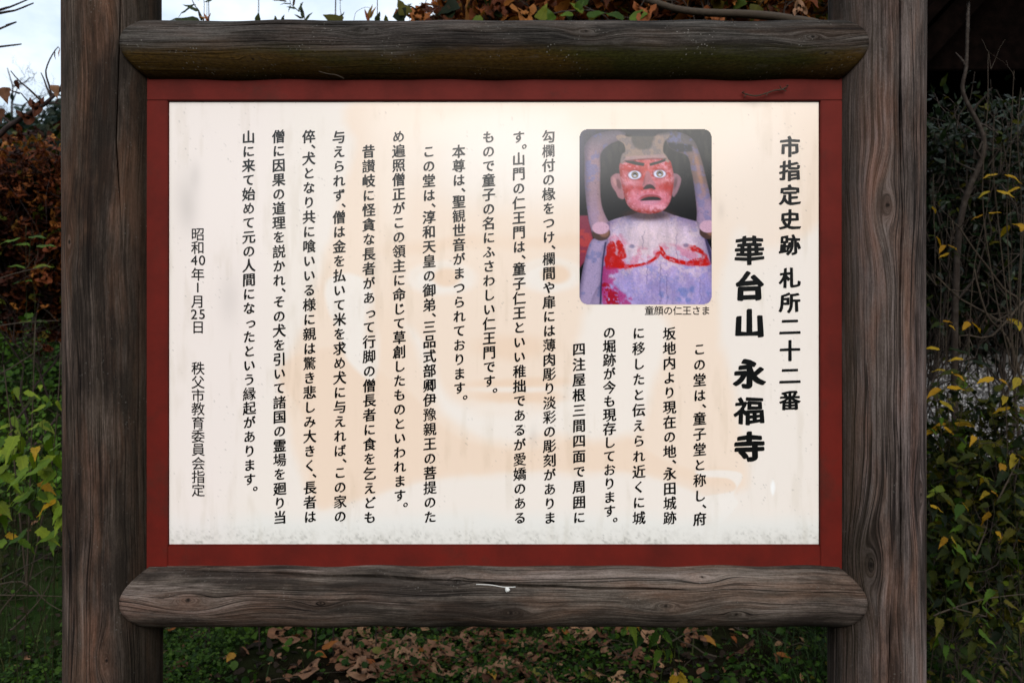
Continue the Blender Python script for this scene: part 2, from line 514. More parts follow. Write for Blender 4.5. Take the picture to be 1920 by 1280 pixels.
def crack_log(name, length_pts, center_fn, radius_fn, cracks, mat, nseg=96, uoff=0.0):
    """A log whose columns follow the cracks.  length_pts: positions along it; center_fn(t), radius_fn(t, theta)->offset (a,b);
    cracks: (theta(t) function, half width(t), depth)"""
    T = np.asarray(length_pts)
    # base columns
    anchors = sorted(cracks, key=lambda c: c[0](T[len(T) // 2]))
    cols = []      # each: theta(t) array, depth(t) array
    nA = len(anchors)
    if nA == 0:
        for k in range(nseg): cols.append((np.full(len(T), 2 * PI * k / nseg), np.zeros(len(T))))
    else:
        ths = [np.array([c[0](t) for t in T]) for c in anchors]
        ws = [np.array([c[1](t) for t in T]) for c in anchors]
        for k in range(nA):
            th = ths[k]; w = ws[k]; dep = anchors[k][2]
            e = .0004
            cols.append((th - w - e, np.zeros(len(T))))
            dd_ = dep * np.minimum(1, w / .010)
            cols.append((th - w * .98, dd_ * .04))
            cols.append((th - w * 1.3, dd_))
            cols.append((th + w * 1.3, dd_))
            cols.append((th + w * .98, dd_ * .04))
            cols.append((th + w + e, np.zeros(len(T))))
            nxt = ths[(k + 1) % nA] + (2 * PI if k == nA - 1 else 0)
            wn_ = ws[(k + 1) % nA]
            a = th + w + e; b = nxt - wn_ - e
            cnt = max(3, int(round(nseg * float(np.mean(b - a)) / (2 * PI))))
            for q in range(1, cnt):
                cols.append((a + (b - a) * q / cnt, np.zeros(len(T))))
    n = len(cols); nt_ = len(T)
    TH = np.stack([c[0] for c in cols], 1); DE = np.stack([c[1] for c in cols], 1)
    TT = np.repeat(T[:, None], n, 1)
    V = center_fn(TT, TH, DE)
    i = np.arange(nt_ - 1)[:, None] * n; j = np.arange(n)[None, :]; j2 = (j + 1) % n
    F_ = np.stack([i + j, i + j2, i + n + j2, i + n + j], -1).reshape(-1, 4)
    cap0 = tuple(range(n))[::-1]; cap1 = tuple((nt_ - 1) * n + k for k in range(n))
    me = mesh_np(name, V.reshape(-1, 3), F_, [mat], smooth=True)
    # uv: seam handled per loop
    uvl = me.uv_layers.new(name='UVMap')
    li = np.empty(len(me.loops), np.int32); me.loops.foreach_get('vertex_index', li)
    thf = TH.ravel()[li]; tf = TT.ravel()[li]
    thq = thf.reshape(-1, 4)
    mxq = thq.max(1, keepdims=True)
    thq = np.where(mxq - thq > PI, thq + 2 * PI, thq)
    thq = thq - 2 * PI * np.round(thq.mean(1, keepdims=True) / (2 * PI) - 1e-4)
    uvs = np.stack([thq.ravel() * RP + uoff, tf], -1).astype(np.float32)
    uvl.data.foreach_set('uv', uvs.ravel())
    return me

def wob(seed, n=5, amp=1.0):
    r = np.random.default_rng(seed)
    a = r.uniform(-1, 1, n); ph = r.uniform(0, 6.28, n); fr = r.uniform(1, 9, n)
    return lambda t: amp * sum(a[k] * np.sin(fr[k] * t + ph[k]) / (1 + .4 * fr[k]) for k in range(n))

def post_fn(cx, seed):
    w1, w2 = wob(seed, 4, .0012), wob(seed + 1, 4, .0012)
    def fn(T, TH, DE):
        r = RP + .0008 * np.sin(3 * TH + T * 2) + .0006 * np.sin(5 * TH - T * 3 + seed) - DE
        ph = TH - PI / 2          # theta 0 faces the camera (-Y)
        return np.stack([cx + w1(T) + r * np.cos(ph), DP + r * np.sin(ph) + w2(T) * .3, T], -1)
    return fn

def theta_at(px, py, cx):
    """angle round the post at which the line of sight through px meets it"""
    a = math.atan((px - 960) / F)
    ac = math.atan(cx / DP)
    L = math.hypot(cx, DP)
    off = L * math.sin(a - ac)
    hit = L * math.cos(a - ac) - math.sqrt(max(0, RP ** 2 - off ** 2))
    x = hit * math.sin(a); y = hit * math.cos(a)
    return math.atan2(y - DP, x - cx) + PI / 2

def z_of(py, dist=1.41): return EYE - (py - 640) / F * dist

tz = np.concatenate([np.linspace(-.25, .35, 20), np.linspace(.36, 2.2, 420), np.linspace(2.22, 2.9, 14)])
def crack(points, cx, w, depth, taper=True, seed=1, jit=1.0):
    """points: (px, py) list top to bottom"""
    pts = [(z_of(py), theta_at(px, py, cx)) for px, py in points]
    pts.sort()
    zz = [p[0] for p in pts]; tt = [p[1] for p in pts]
    wv = wob(seed, 6, .004 * jit)
    lo, hi = zz[0], zz[-1]
    th = lambda t: float(np.interp(t, zz, tt)) + wv(t * 9)
    wd = lambda t: w * min(1.0, max(0.0, (t - lo) / .10), 1) * min(1.0, max(0.0, (hi - t) / .10)) * (.75 + .35 * math.sin(t * 23 + seed) * math.sin(t * 7)) + 1e-5
    return (th, wd, depth)

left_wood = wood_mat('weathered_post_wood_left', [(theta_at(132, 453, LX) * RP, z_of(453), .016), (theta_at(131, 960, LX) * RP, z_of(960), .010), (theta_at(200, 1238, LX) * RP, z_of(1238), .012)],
                     red_amt=.55, seed=2.3, tone=.95, lichen=.35, moss_or_shade=(theta_at(206, 600, LX) * RP, theta_at(262, 600, LX) * RP, (.012, .010, .007), (.024, .019, .012), .62))  # side towards the frame darkened: shading painted into the wood colour
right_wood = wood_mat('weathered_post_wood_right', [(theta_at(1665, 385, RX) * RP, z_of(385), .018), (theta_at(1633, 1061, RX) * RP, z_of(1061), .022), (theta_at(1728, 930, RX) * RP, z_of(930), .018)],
                      mid=(.064, .048, .041), light=(.195, .158, .146), red_amt=.5, seed=8.1, lichen=.35, tone=1.0, moss_or_shade=(theta_at(1672, 600, RX) * RP, theta_at(1598, 600, RX) * RP, (.026, .021, .015), (.034, .026, .016), .55))  # painted shading again: the frame-facing half gets a darker wood colour
lc = [crack([(227, -400), (226, 60), (222, 160), (219, 260), (226, 370), (232, 470)], LX, .017, .022, seed=3),
      crack([(137, 520), (138, 700), (142, 900), (143, 1200)], LX, .006, .008, seed=5),
      crack([(262, 500), (262, 700), (259, 880), (262, 1020)], LX, .005, .008, seed=15),
      crack([(182, 560), (181, 700), (178, 980)], LX, .004, .006, seed=7)]
rc = [crack([(1687, -400), (1688, 0), (1688, 200), (1690, 340), (1693, 400), (1688, 560), (1688, 800), (1688, 1000), (1690, 1120)], RX, .026, .030, seed=8),
      crack([(1597, 140), (1596, 240), (1592, 330)], RX, .010, .014, seed=9),
      crack([(1673, 1080), (1668, 1180), (1664, 1400), (1662, 1900)], RX, .012, .02, seed=10),
      crack([(1599, 460), (1600, 660), (1604, 790)], RX, .004, .006, seed=12),
      crack([(1568, 1170), (1566, 1300), (1566, 1500)], RX, .006, .010, seed=13)]
# an extra check on the far side of each post
back = (lambda t: PI + .15 * math.sin(t), lambda t: .012 + .004 * math.sin(t * 9), .02)
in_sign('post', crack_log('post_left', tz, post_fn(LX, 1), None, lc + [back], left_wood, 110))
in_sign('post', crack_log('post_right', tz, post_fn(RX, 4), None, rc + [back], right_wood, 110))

# rails: oval logs let into the posts
def rail(name, zc, a, b, cracks, mat, seed, uoff=0.0, tz_shift=0.0, skew=0.0):
    """a = half depth, b = half height.  theta 0 faces the camera, +PI/2 is the top"""
    S = np.linspace(0, 1, 380)
    # concentrate rows near the ends
    S = .5 - .5 * np.cos(PI * S) if False else np.concatenate([[0, .0012, .003, .006, .012], np.linspace(.02, .98, 360), [.988, .994, .997, .9988, 1]])
    w1, w2 = wob(seed, 5, .0030), wob(seed + 5, 5, .0022)
    def fn(T, TH, DE):
        ex = 2.25
        c_, s_ = np.cos(TH), np.sin(TH)
        rr_ = 1.0 / (np.abs(c_) ** ex + np.abs(s_) ** ex) ** (1 / ex)
        edge = np.minimum(T, 1 - T)
        shrink = .0050 * (1 - sstep(0, .006, edge))
        yy = -(a * rr_ - DE - shrink) * c_
        zz = (b * rr_ - DE - shrink) * s_
        yy = yy + w2(T * 6) * 1.0
        zz = zz + w1(T * 6) * 1.0 + skew * (T - .5)
        # where this line along the rail enters each post
        d_ = np.sqrt(np.maximum(RP ** 2 - yy ** 2, (.012) ** 2))
        xl = LX + d_ - .002; xr = RX - d_ + .002
        X = xl + (xr - xl) * T
        return np.stack([X, DP + yy, zc + zz], -1)
    me = crack_log(name, S, fn, None, cracks, mat, 100, uoff)
    uvl = me.uv_layers['UVMap']
    uv = np.empty(len(me.loops) * 2, np.float32); uvl.data.foreach_get('uv', uv); uv = uv.reshape(-1, 2)
    uv[:, 1] = LX + uv[:, 1] * (RX - LX)
    uv[:, 0] = uv[:, 0] * .8
    uvl.data.foreach_set('uv', uv.ravel())
    return me
def rx(px, dist=1.42): return (px - 960) / F * dist
def rail_t(px): return (rx(px) - LX) / (RX - LX)
def rail_crack(points, w, depth, seed):
    pts = sorted([(rail_t(px), th) for px, th in points])
    xx = [p[0] for p in pts]; tt = [p[1] for p in pts]
    wv = wob(seed, 6, .012)
    th = lambda t: float(np.interp(t, xx, tt)) + float(wv(t * 14)) * .6
    wd = lambda t: w * min(1.0, max(0.0, (t - xx[0]) / .04)) * min(1.0, max(0.0, (xx[-1] - t) / .04)) * (.7 + .4 * math.sin(t * 31 + seed) * math.sin(t * 11)) + 1e-5
    return (th, wd, depth)
k8 = .8 * RP
top_wood = wood_mat('weathered_rail_wood_top', [(.42 * k8, rx(670), .013), (.35 * k8, rx(1110), .012), (.15 * k8, rx(1560), .014), (-.5 * k8, rx(440), .012), (-.35 * k8, rx(1590), .012)],
                    dark=(.005, .0045, .004), mid=(.020, .017, .014), light=(.105, .095, .086), red_amt=.2, lichen=.9, seed=14.2, warp=.018,
                    moss_or_shade=(.0 * k8, -.42 * k8, (.027, .026, .0040), (.058, .032, .0055), .9))
bottom_wood = wood_mat('weathered_rail_wood_bottom', [(-.05 * k8, rx(1267), .016), (-.35 * k8, rx(1410), .014), (.05 * k8, rx(583), .010), (.62 * k8, rx(850), .008), (-.25 * k8, rx(960), .02), (.1 * k8, rx(320), .02), (.75 * k8, rx(1357), .010)],
                       mid=(.056, .044, .035), light=(.195, .163, .140), red_amt=.35, lichen=.45, seed=19.7, warp=.022)
ZT, ZB = EYE + .5300, EYE - .4640
tr = rail('rail', ZT, .0735, .0585, [rail_crack([(222, .50), (400, .60), (560, .62), (660, .60)], .03, .012, 2),
                                     rail_crack([(760, .35), (900, .30), (1080, .33)], .01, .006, 3),
                                     rail_crack([(900, 1.15), (1250, 1.05), (1600, .98)], .018, .008, 4)], top_wood, 31)
in_sign('rail', tr)
br = rail('rail', ZB, .0735, .0600, [rail_crack([(285, .95), (420, .88), (620, .80), (760, .70), (900, .60), (1000, .52), (1180, .40), (1280, .42), (1400, .34), (1560, .30)], .050, .022, 6),
                                     rail_crack([(255, .52), (330, .45), (480, .38), (640, .40)], .010, .008, 7),
                                     rail_crack([(240, .18), (420, .20), (560, .12), (700, .10)], .008, .006, 9)], bottom_wood, 44)
in_sign('rail', br)

# red frame
m, nt, out = new_mat('red_paint')
g = N(nt)
oc = g.n('TexCoord').outputs['Object']
n1 = g.noise(oc, 9.0, 6, .65); n2 = g.noise(oc, 220.0, 4, .7)
sp = g.ramp(g.voro(oc, 90.0), [(.03, 1.0), (.07, 0.0)])
c = g.mix(g.ramp(n1, [(.38, 0.0), (.7, .75)]), (.125, .0110, .0068), (.060, .0080, .0055))
c = g.mix(g.math('MULTIPLY', sp, .35), c, (.03, .012, .01))
c = g.mix(g.ramp(g.noise(oc, 4.0, 8, .8), [(.54, 0.0), (.70, .55)]), c, (.035, .018, .012))
principled(g, out, c, g.math('MULTIPLY_ADD', n1, .25, .45), g.bump(n2, .0004, .5), .10)
red_mat = m
def fx(px): return (px - 960) / F * FR
def fz(py): return EYE - (py - 640) / F * FR
fx0, fx1, fz0, fz1 = fx(274), fx(1581), fz(1062), fz(150)
ix0, ix1, iz0, iz1 = fx(314.2), fx(1538.4), fz(1023.5), fz(188.2)
frame = in_sign('red_frame', box_me('frame_back', fx0 + .004, fx1 - .004, FR + .018, FR + .030, fz0, fz1, red_mat))
frame['label'] = 'dark red painted frame round the white panel'
def frame_part(name, me):
    o = link(name, me, frame); return o
frame_part('frame_bar', box_me('bar_top', fx0, fx1, FR, FR + .019, iz1, fz1 + .012, red_mat, .0012))
frame_part('frame_bar', box_me('bar_bottom', ix0 - .0004, ix1 + .0004, FR + .001, FR + .019, fz0 - .012, iz0, red_mat, .0012))
frame_part('frame_bar', box_me('bar_left', fx0, ix0, FR - .0002, FR + .019, fz0 - .012, iz1 - .0003, red_mat, .0012))
frame_part('frame_bar', box_me('bar_right', ix1, fx1, FR - .0002, FR + .019, fz0 - .012, iz1 - .0003, red_mat, .0012))
frame_part('inner_lip', box_me('lip', ix0 + .001, ix1 - .001, FR + .0025, FR + .017, iz0 + .0002, iz0 + .0022, red_mat, .0006))

# ---- white panel, its faded print held as colours of a fine grid
PD = FR + .0055
def wx(px): return (px - 960) / F * PD
def wz(py): return EYE - (py - 640) / F * PD

def smooth_poly(X, Y, pts, soft):
    pts = np.asarray(pts, float)
    inside = np.zeros(X.shape, bool); dmin = np.full(X.shape, 1e9)
    for k in range(len(pts)):
        x1, y1 = pts[k]; x2, y2 = pts[(k + 1) % len(pts)]
        cond = ((y1 > Y) != (y2 > Y)) & (X < (x2 - x1) * (Y - y1) / (y2 - y1 + 1e-12) + x1)
        inside ^= cond
        dx, dy = x2 - x1, y2 - y1
        t = np.clip(((X - x1) * dx + (Y - y1) * dy) / (dx * dx + dy * dy + 1e-9), 0, 1)
        dmin = np.minimum(dmin, np.hypot(X - x1 - t * dx, Y - y1 - t * dy))
    sd = np.where(inside, dmin, -dmin)
    return sstep(-soft, soft, sd)
def smooth_ell(X, Y, cx, cy, a, b, soft, rot=0):
    c_, s_ = math.cos(rot), math.sin(rot)
    xx = (X - cx) * c_ + (Y - cy) * s_; yy = -(X - cx) * s_ + (Y - cy) * c_
    r = np.sqrt((xx / a) ** 2 + (yy / b) ** 2)
    return sstep(-soft, soft, (1 - r) * min(a, b))
def spline(pts, n=6, closed=True):
    p = np.asarray(pts, float); N_ = len(p); o_ = []
    for k in range(N_ if closed else N_ - 1):
        p0, p1, p2, p3 = p[(k - 1) % N_], p[k], p[(k + 1) % N_], p[(k + 2) % N_]
        for q in range(n):
            t = q / n
            o_.append(.5 * ((2 * p1) + (-p0 + p2) * t + (2 * p0 - 5 * p1 + 4 * p2 - p3) * t * t + (-p0 + 3 * p1 - 3 * p2 + p3) * t ** 3))
    return o_
def blend(C, mask, col):
    return C * (1 - mask[..., None]) + lin(col) * mask[..., None]

gx, gy = 520, 352
px_ = np.linspace(317.5, 1535, gx); py_ = np.linspace(192, 1019.5, gy)
X, Y = np.meshgrid(px_, py_)
cx_ = (X - 300) * 1.488; cy_ = (Y - 180) * 1.488      # coordinates of the enlarged drawing
wr = (fbm(X, Y, 60, 3) - .5) * 26
wy_ = (fbm(X, Y, 60, 8) - .5) * 26
A, B = cx_ + wr, cy_ + wy_
C = np.zeros(X.shape + (3,)) + lin((238, 229, 221))
PEACH, PEACH2, WHITE = (240, 217, 196), (235, 207, 182), (240, 234, 228)
C = blend(C, .75 * smooth_poly(A, B, spline([(570, 10), (1240, 10), (1860, 30), (1850, 330), (1700, 420), (1600, 380), (1560, 640), (1620, 900), (1640, 1050), (1600, 1100), (1400, 1066), (1150, 1050), (960, 1056), (760, 1070), (600, 1110), (480, 1140), (420, 1125), (380, 1000), (330, 800), (400, 640), (450, 500), (500, 300), (540, 150)]), 22), PEACH)
C = blend(C, .8 * smooth_poly(A, B, spline([(600, 30), (720, 60), (900, 40), (1100, 40), (1100, 90), (760, 140), (690, 330), (640, 380), (590, 200)]), 40), (243, 228, 214))
C = blend(C, .7 * smooth_ell(A, B, 1000, 190, 260, 120, 60), WHITE)
C = blend(C, .6 * smooth_ell(A, B, 1660, 260, 120, 200, 60), (240, 226, 214))
# shoulder band: stronger peach with a crisp lower edge
band = spline([(330, 760), (400, 900), (430, 1130), (490, 1140), (640, 1100), (800, 1064), (960, 1050), (1150, 1044), (1300, 1050), (1420, 1075), (1530, 1118), (1600, 1108), (1618, 1055), (1560, 1035), (1480, 1040), (1380, 1000), (1250, 930), (1050, 985), (900, 975), (800, 930), (700, 830), (600, 760), (480, 700)])
C = blend(C, .42 * smooth_poly(cx_ + wr * .3, cy_ + wy_ * .3, band, 9), PEACH2)
C = blend(C, .85 * smooth_poly(cx_ + wr * .25, cy_ + wy_ * .25, spline([(1500, 1044), (1620, 1050), (1600, 1110), (1610, 1140), (1560, 1190), (1530, 1165), (1510, 1120), (1600, 1100), (1590, 1068), (1520, 1060)]), 3), WHITE)
C = blend(C, .9 * smooth_ell(cx_, cy_, 1710, 1092, 6, 20, 2), (250, 250, 250))
# ear
C = blend(C, .85 * smooth_poly(cx_ + wr * .4, cy_ + wy_ * .4, spline([(462, 530), (480, 505), (530, 495), (580, 520), (600, 600), (615, 700), (600, 790), (560, 775), (520, 730), (495, 650), (470, 600)]), 8), WHITE)
C = blend(C, .5 * smooth_ell(A, B, 590, 640, 18, 60, 12), PEACH2)
# cheeks, chin, lip highlights
C = blend(C, .75 * smooth_poly(A, B, spline([(690, 640), (740, 770), (770, 850), (850, 930), (960, 965), (1090, 940), (1200, 965), (1330, 930), (1380, 800), (1420, 640), (1300, 560), (1180, 600), (1160, 780), (1060, 880), (900, 890), (800, 830), (740, 700)]), 22), WHITE)
C = blend(C, .55 * smooth_ell(A, B, 930, 880, 130, 30, 18), WHITE)
for (ex, ey) in ((800, 508), (1105, 500)):
    C = blend(C, .75 * smooth_ell(cx_ + wr * .4, cy_ + wy_ * .4, ex - 15, ey, 95, 46, 12), WHITE)
    C = blend(C, .6 * smooth_ell(cx_, cy_ + wy_ * .4, ex - 15, ey - 4, 82, 37, 6), (236, 222, 208))
    C = blend(C, .6 * smooth_ell(cx_, cy_ + wy_ * .3, ex - 15, ey + 4, 70, 30, 5), WHITE)
    C = blend(C, .9 * smooth_ell(cx_, cy_, ex, ey - 2, 40, 26, 8), PEACH2)
    C = blend(C, .6 * smooth_ell(A, B, ex, ey - 95, 150, 18, 14, -.08), PEACH2)
C = blend(C, .7 * smooth_ell(cx_ + wr * .5, cy_ + wy_ * .5, 985, 700, 110, 34, 18), PEACH2)
C = blend(C, .8 * smooth_ell(cx_ + wr * .5, cy_ + wy_ * .5, 1000, 800, 140, 13, 8, -.03), PEACH2)
C = blend(C, .8 * smooth_ell(cx_ + wr * .5, cy_ + wy_ * .5, 1000, 838, 120, 16, 8, .02), PEACH2)
C = blend(C, .6 * smooth_ell(cx_ + wr * .5, cy_ + wy_ * .5, 990, 818, 110, 7, 5), WHITE)
C = blend(C, .6 * smooth_ell(cx_ + wr * .5, cy_ + wy_ * .5, 640, 700, 40, 120, 30), PEACH)
C = blend(C, .8 * smooth_poly(A, B, spline([(0, 1180), (1860, 1180), (1860, 1300), (0, 1300)], 3), 30), (228, 228, 224))
C = blend(C, .45 * smooth_poly(A, B, [(20, 0), (330, 0), (300, 700), (180, 1250), (20, 1250)], 90), (238, 226, 224))
# grime: faint vertical runs, mould along the lower edge
runs = fbm(X, Y * .12, 14, 21, 4); runs2 = fbm(X, Y * .5, 46, 33, 4)
C = C * (1 - (.09 * sstep(.50, .75, runs) * sstep(.40, .66, runs2))[..., None] * np.array([.8, .9, 1.15]))
low = sstep(0, 46, Y - 972) ** 1.3
mould = fbm(X, Y, 9, 41, 5); mould2 = fbm(X, Y * .6, 70, 47, 3)
fine_m = fbm(X, Y, 4.2, 53, 3)
mm_ = low * (.30 + .70 * sstep(.38, .66, mould * .55 + fine_m * .45)) * (.35 + .65 * sstep(.35, .6, mould2))
C = C * (1 - .40 * mm_[..., None]) + lin((150, 148, 136)) * (.40 * mm_[..., None])
C = C * (1 - (.28 * low * sstep(.60, .76, fine_m) * sstep(.4, .6, mould2))[..., None])
spk = fbm(X, Y, 3.0, 77, 2)
C = C * (1 - .35 * (sstep(.80, .9, spk) * sstep(.5, .7, runs2))[..., None])
for (sx, sy, sr) in ((354, 395, 12), (366, 330, 8), (700, 500, 9), (1352, 395, 5), (1000, 820, 6), (345, 370, 16), (430, 560, 14)):
    C = C * (1 - .13 * np.exp(-((X - sx) ** 2 + ((Y - sy) / 2.4) ** 2) / (2 * sr * sr))[..., None])

def color_grid(name, xs, zs, y, C, mat, mask=None):
    nx, ny = len(xs), len(zs)
    Xw, Zw = np.meshgrid(xs, zs)
    V = np.stack([Xw, np.full_like(Xw, y), Zw], -1).reshape(-1, 3)
    i = (np.arange(ny - 1)[:, None] * nx + np.arange(nx - 1)[None, :])
    f = np.stack([i, i + nx, i + nx + 1, i + 1], -1).reshape(-1, 4)
    if mask is not None: f = f[mask.ravel()]
    me = mesh_np(name, V, f, [mat])
    ca = me.color_attributes.new('print', 'FLOAT_COLOR', 'POINT')
    rgba = np.concatenate([C.reshape(-1, 3), np.ones((C.shape[0] * C.shape[1], 1))], 1).astype(np.float32)
    ca.data.foreach_set('color', rgba.ravel())
    return me

m, nt, out = new_mat('printed_panel')
g = N(nt)
at = g.n('VertexColor', layer_name='print').outputs['Color']
oc = g.n('TexCoord').outputs['Object']
wv = g.noise(oc, 900.0, 2, .5)
sepo = g.n('SeparateXYZ'); g.put(sepo.inputs[0], oc)
weave = g.math('MULTIPLY', g.math('SINE', g.math('MULTIPLY', sepo.outputs[0], 3600.0)), g.math('SINE', g.math('MULTIPLY', sepo.outputs[2], 3600.0)))
specks = g.math('MULTIPLY', g.ramp(g.voro(oc, 55.0), [(.018, .75), (.04, 0.0)]), g.ramp(g.noise(oc, 6.0, 3, .6), [(.48, 0.0), (.6, 1.0)]))
c = g.mix(g.ramp(wv, [(.3, .10), (.7, 0.0)]), at, (.60, .56, .52))
c = g.mix(specks, c, (.16, .12, .09))
principled(g, out, c, .6, g.bump(g.math('ADD', g.math('MULTIPLY', wv, .7), g.math('MULTIPLY', weave, .08)), .0002, .25), .06, coat=1.0, coat_rough=.15)
print_mat = m
panel_edge = simple_mat('panel_edge', (.55, .50, .48), .5)
panel = link('panel', color_grid('panel', [wx(p) for p in px_], [wz(p) for p in py_], 0.0, C, print_mat), sign)
panel.location = (0, PD - DP, 0)
panel['label'] = 'white text panel with a faded peach print and grime on its lower edge'
# the body of the sheet behind the print
link('panel_sheet', box_me('panel_sheet', wx(317.5), wx(1535), .0001, .003, wz(1019.5), wz(192), panel_edge), panel)

# ---- the printed photograph of the statue
def statue_print():
    sx, sy = 200, 264
    qx = np.linspace(117, 910, sx); qy = np.linspace(72, 1122, sy)
    X, Y = np.meshgrid(qx, qy)
    n1 = fbm(X, Y, 70, 101, 5); n2 = fbm(X, Y, 34, 111, 5); n3 = fbm(X, Y, 14, 121, 3); n4 = fbm(X * 1.6, Y * .5, 40, 131, 4)
    jx = X + (n2 - .5) * 16; jy = Y + (n3 - .5) * 14
    C = np.zeros(X.shape + (3,)) + lin((26, 27, 34))
    C = blend(C, .8 * (1 - sstep(130, 420, Y)), (50, 50, 50))
    C = blend(C, .8 * (1 - sstep(120, 500, X + Y * .5)), (104, 102, 120))  # glare in the upper left, painted grey into the print
    C = blend(C, .75 * sstep(430, 560, Y), (10, 12, 22))
    C = blend(C, .35 * sstep(.45, .7, n4) * (1 - sstep(200, 470, Y)), (84, 82, 74))
    # red cloth at the left edge
    C = blend(C, smooth_poly(X, Y, [(110, 590), (165, 590), (200, 740), (150, 860), (120, 900), (110, 900)], 5), (140, 62, 84))
    C = blend(C, smooth_poly(jx, jy, [(110, 680), (160, 660), (200, 740), (150, 830), (110, 840)], 10) * sstep(.4, .6, n2), (176, 74, 78))
    # scarf, left
    arm = spline([(150, 250), (152, 170), (215, 105), (330, 82), (390, 92), (370, 130), (300, 160), (245, 215), (240, 300), (240, 450), (252, 540), (280, 610), (300, 650), (260, 735), (215, 730), (185, 665), (165, 560), (150, 400)])
    arm_l = arm
    mk = smooth_poly(X, Y, arm, 4)
    C = blend(C, mk, (158, 134, 146))
    C = blend(C, mk * (1 - sstep(150, 190, X)) * .6, (104, 96, 122))
    C = blend(C, mk * (1 - sstep(90, 260, Y)) * .75, (104, 104, 116))
    C = blend(C, mk * sstep(.52, .66, n2) * .5, (110, 122, 172))
    C = blend(C, mk * sstep(420, 620, Y) * .5, (178, 156, 186))
    C = blend(C, mk * sstep(212, 242, X) * sstep(230, 300, Y) * .5, (188, 150, 148))
    # scarf, right
    arm = spline([(640, 92), (730, 96), (800, 140), (840, 230), (870, 340), (900, 470), (925, 560), (925, 680), (850, 690), (822, 640), (822, 560), (808, 430), (790, 330), (766, 235), (700, 205), (650, 170)])
    arm_r = arm
    mk = smooth_poly(X, Y, arm, 4)
    C = blend(C, mk, (140, 116, 112))
    C = blend(C, mk * (1 - sstep(120, 260, Y)) * .8, (92, 92, 98))
    C = blend(C, mk * smooth_poly(X, Y, [(650, 150), (790, 165), (795, 205), (700, 215), (640, 200)], 8) * .9, (44, 46, 56))
    C = blend(C, mk * sstep(350, 560, Y) * .8, (172, 152, 184))
    C = blend(C, mk * sstep(.5, .64, n2) * .5, (120, 126, 172))
    C = blend(C, mk * smooth_ell(X, Y, 835, 330, 12, 110, 8, -.2) * .5, (188, 140, 110))
    # ears
    C = blend(C, smooth_poly(X, Y, spline([(365, 345), (330, 340), (305, 365), (310, 410), (335, 450), (352, 482), (385, 485), (385, 400)]), 4), (166, 122, 130))
    C = blend(C, smooth_ell(X, Y, 352, 400, 14, 32, 5, -.3) * .8, (110, 66, 70))
    C = blend(C, smooth_ell(X, Y, 328, 385, 9, 26, 5, -.3) * .7, (196, 150, 150))
    C = blend(C, smooth_poly(X, Y, spline([(670, 345), (700, 340), (725, 365), (722, 400), (700, 455), (676, 475), (665, 400)]), 4), (152, 116, 128))
    C = blend(C, smooth_ell(X, Y, 692, 395, 10, 34, 5, .2) * .7, (96, 66, 74))
    # body
    body = spline([(262, 650), (330, 612), (430, 585), (500, 560), (600, 560), (690, 590), (790, 618), (850, 640), (870, 720), (905, 790), (950, 900), (950, 1160), (235, 1160), (250, 960), (262, 820), (285, 730)])
    mk = smooth_poly(X, Y, body, 3)
    C = blend(C, mk, (186, 168, 206))
    C = blend(C, mk * sstep(.42, .66, n1 * .6 + n3 * .4) * .6, (150, 158, 206))
    C = blend(C, mk * sstep(.44, .64, fbm(X, Y, 46, 201, 5) * .6 + fbm(X, Y, 9, 207, 2) * .4) * .8, (218, 198, 212))
    C = blend(C, mk * smooth_ell(X, Y, 560, 730, 150, 110, 60) * .6, (218, 198, 206))
    C = blend(C, mk * sstep(850, 1122, Y) * .35, (160, 150, 206))
    C = blend(C, mk * (1 - sstep(10, 60, X - 260 + (Y - 900) * .06)) * .5, (120, 90, 150))
    C = blend(C, mk * sstep(820, 905, X) * .35, (96, 96, 160))
    C = blend(C, mk * smooth_poly(X, Y, spline([(330, 650), (520, 610), (760, 640), (860, 740), (840, 850), (620, 830), (420, 880), (300, 820)]), 60) * .6, (220, 202, 210))
    C = blend(C, mk * sstep(880, 1010, Y) * .45, (158, 148, 200))
    C = C * (1 + (mk * (fbm(X * 1.6, Y * .7, 60, 503, 5) - .5) * .5)[..., None])
    pk = smooth_poly(jx, jy, spline([(300, 720), (360, 700), (420, 760), (560, 790), (640, 760), (850, 800), (900, 870), (780, 890), (600, 830), (420, 905), (275, 905), (270, 800)]), 18)
    C = blend(C, mk * pk * sstep(.42, .62, n2) * .6, (208, 120, 150))
    rd = smooth_poly(jx, jy, spline([(278, 800), (300, 745), (330, 760), (330, 820), (345, 820), (350, 740), (372, 760), (395, 830), (380, 850), (350, 858), (430, 885), (540, 858), (592, 800), (600, 830), (540, 876), (420, 905), (300, 908), (270, 895)]), 4)
    C = blend(C, rd * (.65 + .35 * sstep(.36, .5, n3)), (196, 42, 40))
    rd = smooth_poly(jx, jy, spline([(598, 765), (618, 790), (640, 825), (700, 850), (780, 862), (850, 855), (865, 830), (800, 800), (760, 780), (740, 765), (800, 765), (850, 795), (885, 835), (900, 885), (820, 892), (720, 882), (640, 856), (606, 825)]), 4)
    C = blend(C, rd * (.6 + .4 * sstep(.36, .5, n3)), (196, 46, 42))
    C = blend(C, mk * smooth_poly(jx, jy, spline([(250, 905), (340, 905), (350, 950), (320, 985), (330, 1010), (380, 1050), (430, 1085), (410, 1130), (240, 1130)]), 9) * sstep(.3, .5, n2) * .85, (176, 62, 128))
    C = blend(C, smooth_poly(jx, jy, spline([(252, 1000), (290, 1000), (310, 1040), (350, 1060), (350, 1125), (290, 1125), (262, 1060)]), 5) * sstep(.34, .48, n3), (166, 40, 62))
    solid = smooth_poly(jx, jy, spline([(276, 815), (292, 752), (322, 748), (326, 800), (342, 742), (372, 752), (392, 800), (398, 842), (372, 852), (392, 884), (330, 906), (276, 905)]), 4)
